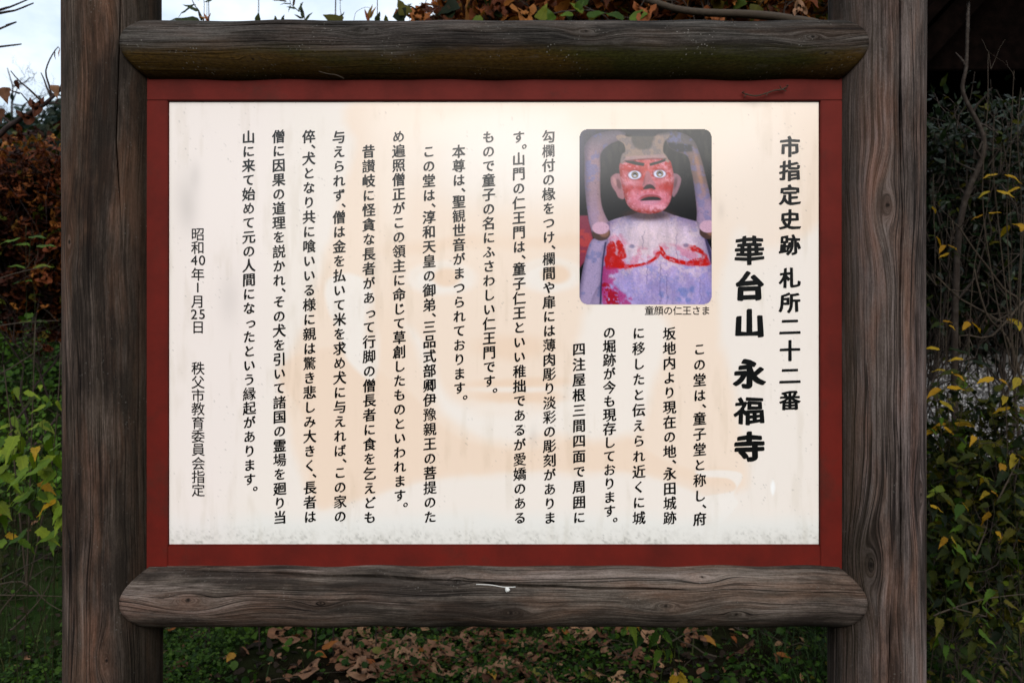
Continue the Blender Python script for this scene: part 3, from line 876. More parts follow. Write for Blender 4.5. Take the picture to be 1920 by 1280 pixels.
    C = blend(C, solid * (.45 + .5 * sstep(.42, .56, n3 * .5 + n2 * .5)), (190, 46, 44))
    solid = smooth_poly(jx, jy, spline([(742, 776), (800, 772), (850, 790), (888, 838), (900, 882), (830, 890), (760, 878), (800, 850), (850, 842), (830, 812), (780, 800)]), 4)
    C = blend(C, solid * (.42 + .5 * sstep(.42, .56, n3 * .5 + n2 * .5)), (190, 48, 46))
    for (a, b) in ((432, 768), (756, 762)):
        C = blend(C, .55 * smooth_ell(X, Y, a, b - 2, 36, 30, 8), (222, 204, 220))
        C = blend(C, .75 * smooth_ell(X, Y, a, b + 6, 17, 12, 5), (130, 128, 158))
    for (a, b, r_) in ((745, 1052, 24), (790, 1030, 18), (712, 1092, 12), (765, 1096, 14), (610, 1062, 14), (650, 1080, 10), (620, 980, 8), (720, 1040, 12), (890, 1060, 12)):
        C = blend(C, .55 * smooth_ell(jx + (n3 - .5) * 40, jy, a, b, r_, r_ * 1.2, 9), (104, 130, 186))
    for (a, b0, b1) in ((600, 880, 1122), (640, 930, 1122), (520, 870, 1000), (700, 700, 860), (500, 680, 790), (840, 960, 1122)):
        C = blend(C, .5 * smooth_poly(X + (fbm(X * 0 + 5, Y, 40, 7) - .5) * 30, Y, [(a, b0), (a + 4, b0), (a + 4, b1), (a, b1)], 3), (86, 80, 130))
    # lower arm at the left
    arm = spline([(185, 745), (230, 725), (285, 735), (265, 800), (255, 900), (246, 1000), (242, 1130), (100, 1130), (125, 980), (150, 850)])
    mk = smooth_poly(X, Y, arm, 3)
    C = blend(C, mk, (170, 156, 188))
    C = blend(C, mk * sstep(.5, .66, n2) * .6, (118, 126, 172))
    C = blend(C, mk * (1 - sstep(0, 50, X - 120 - (900 - Y) * .15)) * .7, (66, 60, 96))
    C = blend(C, smooth_poly(X, Y, [(268, 750), (280, 745), (262, 860), (254, 960), (248, 1122), (236, 1122), (245, 960), (252, 860)], 3) * .85, (52, 50, 96))
    C = blend(C, smooth_poly(X, Y, [(856, 690), (872, 700), (905, 800), (920, 880), (905, 880), (888, 810)], 3) * .8, (46, 44, 90))
    def volume(C, poly, soft, k, dx=0, dy=0):
        h_ = smooth_poly(X, Y, poly, 3); s_ = smooth_poly(X + dx, Y + dy, poly, soft)
        return C * (1 - k * (h_ * (1 - s_))[..., None] * np.array([1, 1.02, .92]))
    C = volume(C, body, 70, .55, 10, -30)
    C = volume(C, arm, 34, .65)
    C = volume(C, arm_l, 34, .6)
    C = volume(C, arm_r, 34, .6)
    # knobs
    for (a, b) in ((244, 664), (888, 655)):
        C = blend(C, smooth_ell(X, Y, a + 3, b + 32, 55, 44, 4), (86, 66, 62))
        C = blend(C, smooth_ell(X, Y, a + 22, b + 28, 30, 28, 8) * .7, (160, 120, 104))
        C = blend(C, smooth_ell(X, Y, a, b, 51, 37, 3), (206, 172, 192))
    # neck shade
    C = blend(C, .85 * smooth_ell(X, Y, 530, 585, 140, 34, 16), (74, 50, 46))
    # head
    head = spline([(366, 270), (358, 330), (370, 400), (385, 470), (410, 530), (460, 565), (540, 578), (610, 562), (655, 515), (675, 440), (682, 370), (672, 300), (650, 255), (560, 240), (450, 244)])
    mk = smooth_poly(X, Y, head, 3)
    C = blend(C, mk, (190, 76, 74))
    C = blend(C, mk * sstep(.44, .58, n2) * .75, (208, 128, 138))
    C = blend(C, mk * sstep(.50, .62, n3 * .6 + n4 * .4) * .7, (226, 166, 180))
    C = blend(C, mk * sstep(.5, .64, fbm(X, Y, 60, 301, 4)) * .8, (178, 56, 50))
    C = blend(C, mk * smooth_ell(X, Y, 545, 500, 120, 55, 22) * .65, (214, 142, 164))
    C = blend(C, mk * smooth_ell(X, Y, 560, 400, 50, 25, 14) * .45, (212, 146, 160))
    C = blend(C, mk * smooth_ell(X, Y, 440, 400, 60, 20, 14) * .5, (206, 136, 150))
    C = blend(C, mk * smooth_ell(X, Y, 530, 560, 130, 14, 8) * .6, (190, 70, 50))
    C = blend(C, mk * (1 - smooth_poly(X, Y, head, 30)) * .45, (96, 30, 30))
    C = blend(C, mk * smooth_ell(X, Y, 520, 300, 34, 60, 14) * .5, (202, 110, 104))
    C = C * (1 - .42 * (mk * (1 - smooth_poly(X - 6, Y + 12, head, 46)))[..., None])
    C = blend(C, mk * smooth_ell(X, Y, 545, 535, 110, 26, 12) * (.3 + .6 * sstep(.4, .6, n3)), (228, 168, 186))
    # crown
    hat = spline([(366, 278), (372, 225), (392, 205), (382, 160), (345, 135), (338, 112), (372, 106), (410, 118), (450, 115), (560, 115), (590, 100), (655, 92), (652, 120), (625, 150), (618, 205), (640, 235), (652, 272), (600, 245), (500, 248), (420, 258)])
    mk = smooth_poly(X, Y, hat, 4)
    C = blend(C, mk, (156, 136, 126))
    C = blend(C, mk * sstep(.5, .64, n2) * .5, (112, 110, 120))
    C = blend(C, smooth_poly(X, Y, spline([(440, 105), (560, 105), (555, 150), (540, 185), (490, 195), (450, 180), (430, 140)]), 9) * .85, (82, 80, 78))
    C = blend(C, mk * smooth_poly(X, Y, [(370, 275), (400, 235), (620, 222), (640, 245), (500, 247), (420, 258)], 6) * .6, (184, 150, 154))
    C = blend(C, .8 * smooth_poly(X, Y, [(365, 276), (390, 266), (500, 256), (640, 250), (640, 245), (500, 249), (390, 258)], 3), (110, 70, 74))
    C = blend(C, .7 * smooth_poly(X, Y, [(330, 60), (700, 60), (660, 100), (560, 112), (450, 112), (380, 100)], 8), (66, 66, 76))
    fm = smooth_poly(X, Y, head, 6) * sstep(285, 310, Y)
    C = blend(C, fm * smooth_ell(X, Y, 430, 425, 52, 16, 12, .1) * .6, (176, 48, 46))
    C = blend(C, fm * smooth_ell(X, Y, 635, 420, 42, 24, 12) * .6, (184, 50, 46))
    C = blend(C, fm * smooth_ell(X, Y, 440, 318, 60, 12, 8, -.1) * .6, (168, 52, 46))
    C = blend(C, fm * smooth_ell(X, Y, 600, 312, 60, 12, 8, .1) * .6, (176, 60, 50))
    C = blend(C, fm * smooth_ell(X, Y, 430, 383, 50, 11, 8, .15) * .6, (214, 150, 160))
    C = blend(C, fm * smooth_ell(X, Y, 628, 378, 40, 12, 8, -.2) * .6, (214, 150, 160))
    C = blend(C, fm * smooth_ell(X, Y, 455, 470, 40, 40, 20) * .5, (218, 140, 158))
    C = blend(C, fm * smooth_ell(X, Y, 630, 480, 30, 40, 16) * .4, (212, 130, 148))
    # eyebrows, eyes, nose, mouth
    C = blend(C, smooth_poly(X, Y, [(388, 262), (440, 262), (508, 276), (502, 294), (450, 286), (398, 272)], 3), (38, 40, 36))
    C = blend(C, smooth_poly(X, Y, [(536, 277), (590, 262), (630, 250), (634, 264), (590, 280), (540, 293)], 3), (38, 40, 36))
    for (a, b, w, h) in ((448, 347, 38, 25), (598, 340, 36, 23)):
        C = blend(C, .6 * smooth_ell(X, Y, a, b, w + 9, h + 7, 5), (126, 58, 66))
        C = blend(C, smooth_ell(X, Y, a, b, w, h, 3), (214, 216, 236))
        C = blend(C, smooth_ell(X, Y, a + 1, b - 1, 21, 20, 2), (92, 74, 60))
        C = blend(C, smooth_ell(X, Y, a + 1, b - 1, 16, 15, 2), (196, 178, 150))
        C = blend(C, smooth_ell(X, Y, a + 1, b - 2, 13, 12, 2), (38, 38, 48))
        C = blend(C, smooth_ell(X, Y, a + 1, b + 4, 9, 5, 2), (206, 210, 226))
    C = blend(C, .85 * smooth_poly(X, Y, spline([(518, 325), (504, 380), (494, 412), (520, 424), (560, 420), (575, 408), (552, 370), (538, 330)]), 5), (176, 122, 132))
    C = blend(C, .6 * smooth_poly(X, Y, [(502, 370), (516, 340), (508, 400), (496, 410)], 4), (140, 84, 92))
    C = blend(C, smooth_poly(X, Y, spline([(498, 430), (516, 408), (536, 402), (556, 408), (574, 432), (545, 428), (520, 432)]), 3), (58, 42, 46))
    C = blend(C, .8 * smooth_ell(X, Y, 540, 492, 72, 32, 6), (198, 132, 152))
    C = blend(C, .9 * smooth_poly(X, Y, spline([(470, 495), (500, 470), (545, 462), (590, 470), (612, 492), (580, 483), (540, 478), (500, 486)]), 3), (164, 66, 74))
    C = blend(C, smooth_poly(X, Y, spline([(480, 500), (510, 482), (548, 476), (588, 480), (606, 496), (570, 499), (530, 501)]), 3), (26, 18, 26))
    C = blend(C, .8 * smooth_ell(X, Y, 540, 510, 52, 11, 4), (210, 150, 172))
    for k in range(60):
        a, b = RNG.uniform(120, 905), RNG.uniform(80, 1118)
        C = blend(C, .5 * smooth_ell(X, Y, a, b, 3, 3, 2), (60, 60, 80))
    grain = (fbm(X, Y, 5, 401, 2) - .5) * .30 + (RNG.random(X.shape) - .5) * .06
    C = np.clip(C * (1 + grain[..., None]), 0, 1)
    C = np.clip(C ** 1.18 * 1.06, 0, 1)
    lum = C.mean(-1, keepdims=True); C = np.clip(lum + (C - lum) * 1.05, 0, 1)
    # rounded corners
    r0 = 50
    xc, yc = (X[:-1, :-1] + X[1:, 1:]) / 2, (Y[:-1, :-1] + Y[1:, 1:]) / 2
    dx = np.maximum(np.maximum(117 + r0 - xc, xc - (910 - r0)), 0); dy = np.maximum(np.maximum(72 + r0 - yc, yc - (1122 - r0)), 0)
    mask = np.hypot(dx, dy) < r0 - 1
    return C, mask, [wx(1050 + q / 3.2) for q in qx], [wz(220 + q / 3.2) for q in qy]
Cs, msk, sxs, szs = statue_print()
m, nt, out = new_mat('photo_print')
g = N(nt)
at = g.n('VertexColor', layer_name='print').outputs['Color']
oc = g.n('TexCoord').outputs['Object']
wv = g.noise(oc, 420.0, 2, .5)
principled(g, out, g.mix(1.0, at, (.92, .92, .92), 'MULTIPLY'), .6, g.bump(wv, .0005, .35), .03, coat=.75, coat_rough=.13)
ph = link('printed_photograph', color_grid('printed_photograph', sxs, szs, 0.0, Cs, m, msk), panel)
ph.location = (0, -.0004, 0)
ph['label'] = 'printed colour photograph of a painted wooden guardian statue with a red face'

# ---- lettering
m, nt, out = new_mat('black_lettering')
g = N(nt)
principled(g, out, (.004, .0045, .005), .6, None, .04, coat=1.0, coat_rough=.15)
ink = m
m, nt, out = new_mat('black_lettering_small')
g = N(nt)
principled(g, out, (.010, .010, .011), .6, None, .04, coat=1.0, coat_rough=.15)
ink2 = m

BRUSH = dict(nib=(.036, .010, .45), slope=.085, sx=.93, sy=.96, res=2)
BOLD = dict(nib=(.060, .044, .3), slope=.035, sx=1.0, sy=.92, res=3)
CLERK = dict(nib=(.040, .026, .3), slope=.03, sx=.98, sy=.92, res=3)
GOTH = dict(nib=(.010, .008, 0.0), slope=.0, sx=1.0, sy=1.0, res=2)
_raw = {}
def cdt_keep(V, E_, test):
    r = delaunay_2d_cdt([Vector(q) for q in V], E_, [], 0, 1e-6)
    vv = np.array([tuple(q) for q in r[0]]); tri = [tuple(q) for q in r[2]]
    cen = np.array([vv[list(q)].mean(0) for q in tri])
    k = test(cen)
    return vv, [q for q, k_ in zip(tri, k) if k_]
def winding(loops, P_):
    w = np.zeros(len(P_))
    for lp in loops:
        a = lp[None] - P_[:, None]; b = np.roll(lp, -1, 0)[None] - P_[:, None]
        w += np.arctan2(a[..., 0] * b[..., 1] - a[..., 1] * b[..., 0], (a * b).sum(-1)).sum(1)
    return np.abs(w) > PI
def raw_glyphs(chars):
    """outlines of the characters of Blender's own built-in font"""
    tmp = []
    for ch in chars:
        if ch in _raw: continue
        c = bpy.data.curves.new('glyph', 'FONT'); c.body = ch; c.size = 1
        o = bpy.data.objects.new('glyph', c); COL.objects.link(o); tmp.append((ch, o, c))
    bpy.context.view_layer.update()
    dg = bpy.context.evaluated_depsgraph_get()
    for ch, o, c in tmp:
        cu = o.to_curve(dg)
        loops = []
        for sp in cu.splines:
            if sp.type == 'BEZIER':
                pts = []; bp = sp.bezier_points; n = len(bp)
                for i in range(n):
                    p0, p3 = bp[i], bp[(i + 1) % n]
                    A_ = np.array(p0.co)[:2]; B_ = np.array(p0.handle_right)[:2]; C_ = np.array(p3.handle_left)[:2]; D_ = np.array(p3.co)[:2]
                    dv = D_ - A_; L = np.hypot(*dv) + 1e-9
                    bend = abs(dv[0] * (B_ - A_)[1] - dv[1] * (B_ - A_)[0]) / L + abs(dv[0] * (C_ - A_)[1] - dv[1] * (C_ - A_)[0]) / L
                    m_ = 1 if bend < .004 else 2 if bend < .03 else 4
                    for q in range(m_):
                        t = q / m_
                        pts.append(A_ * (1 - t) ** 3 + 3 * B_ * t * (1 - t) ** 2 + 3 * C_ * t * t * (1 - t) + D_ * t ** 3)
            else:
                pts = [np.array(p.co)[:2] for p in sp.points]
            pts = [p for i, p in enumerate(pts) if np.hypot(*(p - pts[i - 1])) > 1e-5]
            if len(pts) > 2: loops.append(np.array(pts))
        o.to_curve_clear()
        _raw[ch] = loops
    for ch, o, c in tmp:
        bpy.data.objects.remove(o); bpy.data.curves.remove(c)
def simplify(lp, tol):
    """Douglas-Peucker on a closed loop"""
    def dp(p):
        if len(p) < 3: return p[:-1]
        d_ = p[-1] - p[0]; L = np.hypot(*d_)
        if L < 1e-9: dist = np.hypot(*(p - p[0]).T)
        else: dist = np.abs(d_[0] * (p[:, 1] - p[0, 1]) - d_[1] * (p[:, 0] - p[0, 0])) / L
        k = int(dist.argmax())
        if dist[k] < tol: return p[:1]
        return np.concatenate([dp(p[:k + 1]), dp(p[k:])])
    h = len(lp) // 2
    return np.concatenate([dp(lp[:h + 1]), dp(np.concatenate([lp[h:], lp[:1]]))])
_gl = {}
def glyph(ch, st, key):
    if (ch, key) in _gl: return _gl[(ch, key)]
    kana = 0x3040 <= ord(ch) <= 0x30ff
    k_ = .92 if (st is BRUSH and kana) else 1.0
    loops = [(lp - np.array([.5, .38])) * k_ for lp in _raw[ch]]
    nv = sum(len(lp) for lp in loops)
    nx_, ny_, rot = st['nib']
    if ch in '、。': nx_, ny_ = nx_ * .7, ny_ * .7
    if st is BRUSH: f_ = .58 if nv > 110 else .78 if nv > 75 else 1.0
    elif st is BOLD: f_ = .60 if nv > 60 else 1.0
    else: f_ = .8 if nv > 90 else 1.0
    nx_, ny_ = nx_ * f_, ny_ * f_
    ring = 10
    th = np.arange(ring) / ring * 2 * PI + .2
    c_, s_ = math.cos(rot), math.sin(rot)
    nib = np.stack([np.cos(th) * nx_, np.sin(th) * ny_], 1) @ np.array([[c_, s_], [-s_, c_]])
    V = []; E_ = []; polys = []
    def add(pts):
        b0 = len(V); V.extend(tuple(q) for q in pts); n = len(pts)
        E_.extend((b0 + i, b0 + (i + 1) % n) for i in range(n))
    for lp in loops:
        add(lp)
        nx2 = np.roll(lp, -1, 0)
        for a, b in zip(lp, nx2):
            # the pen carried along one outline edge: hull of the nib at both ends
            pts = np.concatenate([nib + a, nib + b]); c0 = pts.mean(0)
            dv = b - a; nr = np.array([-dv[1], dv[0]])
            sgn = nib @ nr
            i1, i2 = int(sgn.argmax()), int(sgn.argmin())
            # nib runs anticlockwise: from i2 to i1 belongs to b (front), from i1 to i2 to a (back)
            fr = [(i2 + q) % ring for q in range((i1 - i2) % ring + 1)]; bk = [(i1 + q) % ring for q in range((i2 - i1) % ring + 1)]
            hull = np.concatenate([nib[fr] + b, nib[bk] + a])
            add(hull); polys.append(hull)
    def test(cen):
        ins = winding(loops, cen)
        for pp in polys:
            qq = np.roll(pp, -1, 0)
            cr_ = (qq[:, 0] - pp[:, 0])[:, None] * (cen[None, :, 1] - pp[:, 1][:, None]) - (qq[:, 1] - pp[:, 1])[:, None] * (cen[None, :, 0] - pp[:, 0][:, None])
            ins |= (cr_ > -1e-10).all(0)
        return ins
    vv, ff = cdt_keep(V, E_, test)
    # outline of the union, simplified, filled again with few triangles
    ec = {}
    for p in ff:
        for a, b in zip(p, p[1:] + p[:1]): ec[(a, b)] = 1
    nxt = {}
    for (a, b) in ec:
        if (b, a) not in ec: nxt.setdefault(a, []).append(b)
    outl = []
    while nxt:
        a0 = next(iter(nxt)); cur = a0; lp = []
        while cur in nxt:
            lp.append(cur); n_ = nxt[cur].pop()
            if not nxt[cur]: del nxt[cur]
            cur = n_
            if cur == a0: break
        if len(lp) > 2:
            q = simplify(vv[lp], .0045)
            if len(q) > 2 and abs((q[:, 0] * np.roll(q[:, 1], -1) - q[:, 1] * np.roll(q[:, 0], -1)).sum()) > 4e-5: outl.append(q)
    V2 = []; E2 = []
    for q in outl:
        b0 = len(V2); n = len(q); V2.extend(tuple(x) for x in q); E2.extend((b0 + i, b0 + (i + 1) % n) for i in range(n))
    vv, ff = cdt_keep(V2, E2, lambda cen: winding(outl, cen))
    vv = vv * np.array([st['sx'], st['sy']])
    if st in (BOLD, CLERK):
        vv[:, 0] *= 1 - .13 * vv[:, 1] - .03
        vv[:, 1] += .05 * np.cos(vv[:, 0] * 7.5) * vv[:, 1] * 1.2
    elif st is BRUSH:
        vv[:, 1] += -.05 * (vv[:, 0] ** 2)
        vv[:, 0] *= 1 - .06 * vv[:, 1]
    vv[:, 1] += vv[:, 0] * st['slope']
    _gl[(ch, key)] = (vv, ff)
    return _gl[(ch, key)]

columns = []    # (list of (char, px, py, em), style, key)
def column(text, x, y0, y1, em=27.0, st=BRUSH, key='brush', drift=2.5, adv_c=.5):
    adv = []; pos = [0.0]
    for a in text[1:]:
        prev = text[len(adv)]
        if a in '、。': step = .62
        elif prev in '、。': step = .88
        else: step = 1.0
        adv.append(step); pos.append(pos[-1] + step)
    tail = text[-1] in '。'
    total = pos[-2] if tail else pos[-1]
    out_ = []
    for ch, p in zip(text, pos):
        py = y0 + (y1 - y0) * p / total
        px = x + drift * (py - 257) / 713
        if ch == '、': px += 8.5; py += 2
        if ch == '。': px += 10.5; py += 1
        if ch == 'っ': px += 3
        out_.append((ch, px, py, em))
    columns.append((out_, st, key))
def listed(items, st, key, em):
    columns.append(([(ch, x, y, em) for ch, x, y in items], st, key))

listed([(c_, 1481, y) for c_, y in zip('市指定史跡札所二十二番', (275, 320, 366, 412, 459, 521, 567, 612, 657, 704, 750))], CLERK, 'clerk', 42)
listed([(c_, 1405, y) for c_, y in zip('華台山永福寺', (469, 537, 607, 700, 769, 837))], BOLD, 'bold', 59)
column('この堂は、童子堂と称し、府', 1311, 654, 972, drift=1)
column('坂地内より現在の地、永田城跡', 1254, 625, 970, drift=2)
column('に移したと伝えられ近くに城', 1197, 624, 970, drift=1)
column('の堀跡が今も現存しております。', 1142, 623, 957, drift=1)
column('四注屋根三間四面で周囲に', 1085, 654, 969, drift=1)
column('勾欄付の椽をつけ、欄間や扉には薄肉彫り淡彩の彫刻がありま', 1028.5, 256, 970)
column('す。山門の仁王門は、童子仁王といい稚拙であるが愛嬌のある', 972.5, 257, 970)
column('もので童子の名にふさわしい仁王門です。', 916, 257, 714)
column('本尊は、聖観世音がまつられております。', 860, 284, 727)
column('この堂は、淳和天皇の御弟、三品式部卿伊豫親王の菩提のた', 804, 284, 968)
column('め遍照僧正がこの領主に命じて草創したものといわれます。', 747.5, 256, 928)
column('昔讃岐に怪貪な長者があって行脚の僧長者に食を乞えども', 691, 284, 969)
column('与えられず、僧は金を払いて米を求め犬に与えれば、この家の', 635.5, 257, 967)
column('倅、犬となり共に喰いいる様に親は驚き悲しみ大きく、長者は', 579, 256, 968)
column('僧に因果の道理を説かれ、その犬を引いて諸国の霊場を廻り当', 522.5, 256, 969)
column('山に来て始めて元の人間になったという縁起があります。', 466, 257, 898)
listed([('昭', 371, 439), ('和', 371, 464), ('4', 364, 488), ('0', 379, 488), ('年', 371, 514), ('1', 371, 539), ('月', 371, 565), ('2', 364, 589), ('5', 379, 589), ('日', 371.5, 613),
        ('秩', 371.5, 690), ('父', 371.5, 716), ('市', 371.5, 741), ('教', 371.5, 766), ('育', 371.5, 792), ('委', 371.5, 817), ('員', 372, 842), ('会', 372, 868), ('指', 372, 893), ('定', 372, 918)], GOTH, 'goth', 26)
listed([(c_, 1217.5 + 17.6 * k, 582) for k, c_ in enumerate('童顔の仁王さま')], GOTH, 'goth', 18)
raw_glyphs(sorted({c_[0] for col_ in columns for c_ in col_[0]}))
for items, st, key in columns:
    V = []; Fc = []; n0 = 0
    for ch, px, py, em in items:
        vv, ff = glyph(ch, st, key)
        off = np.array([.5, .38])
        if ch in '、。':
            vv = vv - (vv.max(0) + vv.min(0)) / 2
        if ch in '0123456789':
            vv = (vv - (vv.max(0) + vv.min(0)) / 2) * 1.0
        s = em / F * PD
        for q in vv: V.append((wx(px) + q[0] * s, 0.0, wz(py) + q[1] * s))
        Fc += [tuple(n0 + i for i in p) for p in ff]
        n0 += len(vv)
    me = mesh_np('lettering', V, Fc, [ink2 if key == 'goth' else ink])
    # all letters face the reader
    import bmesh
    bm = bmesh.new(); bm.from_mesh(me)
    for f_ in bm.faces:
        f_.normal_update()
        if f_.normal.y > 0: f_.normal_flip()
    bm.to_mesh(me); bm.free()
    o = link('lettering', me, panel)
    o.location = (0, -.0005, 0)
    if key == 'bold': o['label'] = 'heavy black title lettering'
    if key == 'clerk': o['label'] = 'black heading lettering, second in size to the title'

# ================================================================== LEAVES
def leaf_template(kind, seed=0):
    """returns verts (x across, y along, z up), quads/tris as quads, uv"""
    r = np.random.default_rng(seed)
    if kind in ('nettle', 'ovate', 'lance', 'heart', 'small', 'round'):
        n = {'nettle': 12, 'ovate': 7, 'lance': 6, 'heart': 8, 'small': 3, 'round': 4}[kind]
        t = np.linspace(0, 1, n + 1)
        if kind == 'nettle': w = .33 * np.sin(PI * t ** .62) ** .8 * (1 - .45 * t)
        elif kind == 'ovate': w = .25 * np.sin(PI * t ** .8) ** .75
        elif kind == 'lance': w = .11 * np.sin(PI * t ** .75) ** .85
        elif kind == 'heart': w = .42 * np.sin(PI * t ** .5) ** .75 * (1 - .35 * t)
        elif kind == 'round': w = .42 * np.sin(PI * t) ** .5
        else: w = .30 * np.sin(PI * t ** .8)
        w[0] = .004; w[-1] = .002
        wl_, wr_ = w.copy(), w.copy(); tl = t.copy()
        if kind == 'nettle':
            for k in range(1, n):
                wl_[k] *= 1.14 if k % 2 else .86; wr_[k] *= 1.14 if k % 2 else .86
        elif kind in ('ovate', 'heart', 'lance'):
            wl_[1:-1] *= r.uniform(.88, 1.1, n - 1); wr_[1:-1] *= r.uniform(.88, 1.1, n - 1)
        curl = r.uniform(-.35, .1) if kind != 'round' else -.05
        droop = r.uniform(-.32, -.05)
        fold = r.uniform(.05, .5)
        mid = np.stack([0 * t, t, droop * t ** 2 + .03 * np.sin(t * 9 + seed)], 1)
        L_ = np.stack([-wl_, t - .06 * (wl_ > .05), mid[:, 2] + fold * wl_ + curl * wl_ ** 2 * 2 + .02 * np.sin(t * 17 + seed)], 1)
        R_ = np.stack([wr_, t - .06 * (wr_ > .05), mid[:, 2] + fold * wr_ + curl * wr_ ** 2 * 2 + .02 * np.sin(t * 15 + 2 + seed)], 1)
        V = np.concatenate([mid, L_, R_]); m1 = n + 1
        q = []
        for k in range(n):
            q.append((k, m1 + k, m1 + k + 1, k + 1)[::-1])
            q.append((k, k + 1, 2 * m1 + k + 1, 2 * m1 + k)[::-1])
        uv = np.concatenate([np.stack([0 * t + .5, t], 1), np.stack([.5 - wl_, t], 1), np.stack([.5 + wr_, t], 1)])
        return V, np.array(q), uv
    if kind == 'lobed':      # maple-like or ivy-like dry leaf: fan of quads round the base
        na = 16
        a = np.linspace(-2.2, 2.2, na + 1)
        rad = .38 + .34 * np.abs(np.cos(a * 1.42)) ** 1.5 * (1 - .12 * np.abs(a)) + r.uniform(-.05, .05, na + 1)
        k_in = rad * .5
        warp = r.uniform(-.3, .3, 3)
        cx, cy = 0, .35
        Vs = [(0, .32, 0)]
        f1 = lambda rr_, zz: np.stack([rr_ * np.sin(a), cy + rr_ * np.cos(a), zz], 1)
        curlz = (warp[0] * np.sin(a * 1.5) + warp[1]) * .35
        inn = f1(k_in, curlz * .25 + .02 * np.sin(a * 5)); outr = f1(rad, curlz + .06 * np.sin(a * 4 + seed))
        V = np.concatenate([[(0, .33, 0)], inn, outr])
        q = []
        for k in range(na):
            q.append((1 + k, 1 + k + 1, 2 + na + k + 1, 2 + na + k))
        for k in range(0, na, 2):
            q.append((0, 1 + k + 2, 1 + k + 1, 1 + k)[::-1])
        V[:, 1] -= .0
        uv = np.stack([.5 + V[:, 0] * .7, V[:, 1]], 1)
        return V, np.array(q), uv

_tp = {}
def templ(kind, nvar=4):
    if kind not in _tp: _tp[kind] = [leaf_template(kind, s) for s in range(nvar)]
    return _tp[kind]

def add_uv(me, uv):
    li = np.empty(len(me.loops), np.int32); me.loops.foreach_get('vertex_index', li)
    l = me.uv_layers.new(name='UVMap'); l.data.foreach_set('uv', uv[li].astype(np.float32).ravel())

def frames(D, U):
    """rotation matrices with columns (side, dir, normal)"""
    D = D / (np.linalg.norm(D, axis=-1, keepdims=True) + 1e-9)
    S = np.cross(D, U); S /= np.linalg.norm(S, axis=-1, keepdims=True) + 1e-9
    Nn = np.cross(S, D)
    return np.stack([S, D, Nn], -1)

def foliage_mesh(name, pts, dirs, ups, sizes, kind, mats, wid=1.0):
    """one mesh of many leaves"""
    tps = templ(kind)
    R = frames(dirs, ups)
    vs, fs, uvs = [], [], []; n0 = 0
    which = RNG.integers(0, len(tps), len(pts))
    for k, (V, q, uv) in enumerate(tps):
        idx = np.where(which == k)[0]
        if not len(idx): continue
        Vw = V * np.array([wid, 1, 1])
        W = np.einsum('nij,vj->nvi', R[idx], Vw) * sizes[idx][:, None, None] + pts[idx][:, None, :]
        fs.append((q[None] + (np.arange(len(idx)) * len(V))[:, None, None] + n0).reshape(-1, 4))
        vs.append(W.reshape(-1, 3)); uvs.append(np.tile(uv, (len(idx), 1)))
        n0 += len(idx) * len(V)
    me = mesh_np(name, np.concatenate(vs), np.concatenate(fs), mats, smooth=True)
    add_uv(me, np.concatenate(uvs))
    return me

_lm = {}
def leaf_mesh(kind, var, mat):
    k = (kind, var, mat.name)
    if k not in _lm:
        V, q, uv = templ(kind)[var]
        me = mesh_np('leaf', V, q, [mat], smooth=True); add_uv(me, uv)
        _lm[k] = me
    return _lm[k]

def leaf_obj(name, parent, p, d_, up, size, kind, mat, wid=1.0):
    """one leaf as an object; p in world coordinates"""
    me = leaf_mesh(kind, int(RNG.integers(0, 4)), mat)
    o = bpy.data.objects.new(name, me); COL.objects.link(o)
    R = frames(np.array([d_], float), np.array([up], float))[0]
    M = Matrix([[*R[0], 0], [*R[1], 0], [*R[2], 0], [0, 0, 0, 1]])
    M = Matrix.Translation(Vector(p)) @ M @ Matrix.Diagonal((size * wid, size, size, 1))
    if parent is not None:
        M = Matrix.Translation(-Vector(parent.location)) @ M
        o.parent = parent
    o.matrix_local = M
    return o

BR = simple_mat('brown_bark', (.022, .015, .011), .85, .2, (60.0, (.05, .04, .032), .45, .7), .003)
BRL = simple_mat('pale_twig', (.045, .033, .022), .8, .2, (60.0, (.035, .025, .018), .45, .7), .002)
BRD = simple_mat('dark_twig', (.020, .013, .012), .8, .2, (60.0, (.05, .03, .026), .45, .7), .002)
STEM = simple_mat('green_stem', (.018, .026, .008), .7, .2, (40.0, (.035, .02, .01), .45, .7))
L_GREEN = leaf_mat('fresh_green_leaf', [(0, (0.0143, 0.0358, 0.0026)), (0.4, (0.0358, 0.0780, 0.0052)), (0.75, (0.0650, 0.1170, 0.0091)), (1, (0.1105, 0.1300, 0.0104))], .5, .35)
L_DKGREEN = leaf_mat('dark_evergreen_leaf', [(0, (0.0014, 0.0035, 0.0010)), (0.6, (0.0056, 0.0133, 0.0042)), (1, (0.0175, 0.0315, 0.0112))], .42, .1, .25, .2)
L_OLIVE = leaf_mat('olive_leaf', [(0, (0.0022, 0.0058, 0.0007)), (0.4, (0.0086, 0.0158, 0.0014)), (0.75, (0.0324, 0.0396, 0.0029)), (1, (0.0720, 0.0612, 0.0050))], .6, .3, spots=.5, spec=.12)
L_LIME = leaf_mat('lime_green_leaf', [(0, (0.0340, 0.0765, 0.0068)), (0.5, (0.0935, 0.1615, 0.0110)), (1, (0.1700, 0.2210, 0.0170))], .55, .35, spec=.15)
L_YELLOW = leaf_mat('yellow_leaf', [(0, (0.2210, 0.1105, 0.0051)), (0.5, (0.3570, 0.2040, 0.0085)), (1, (0.2210, 0.1700, 0.0119))], .55, .35, spots=.35)
L_RUST = leaf_mat('rust_leaf', [(0, (.020, .007, .003)), (.3, (.085, .022, .007)), (.6, (.20, .058, .014)), (.85, (.30, .12, .025)), (1, (.045, .075, .010))], .6, .3, spots=.5)
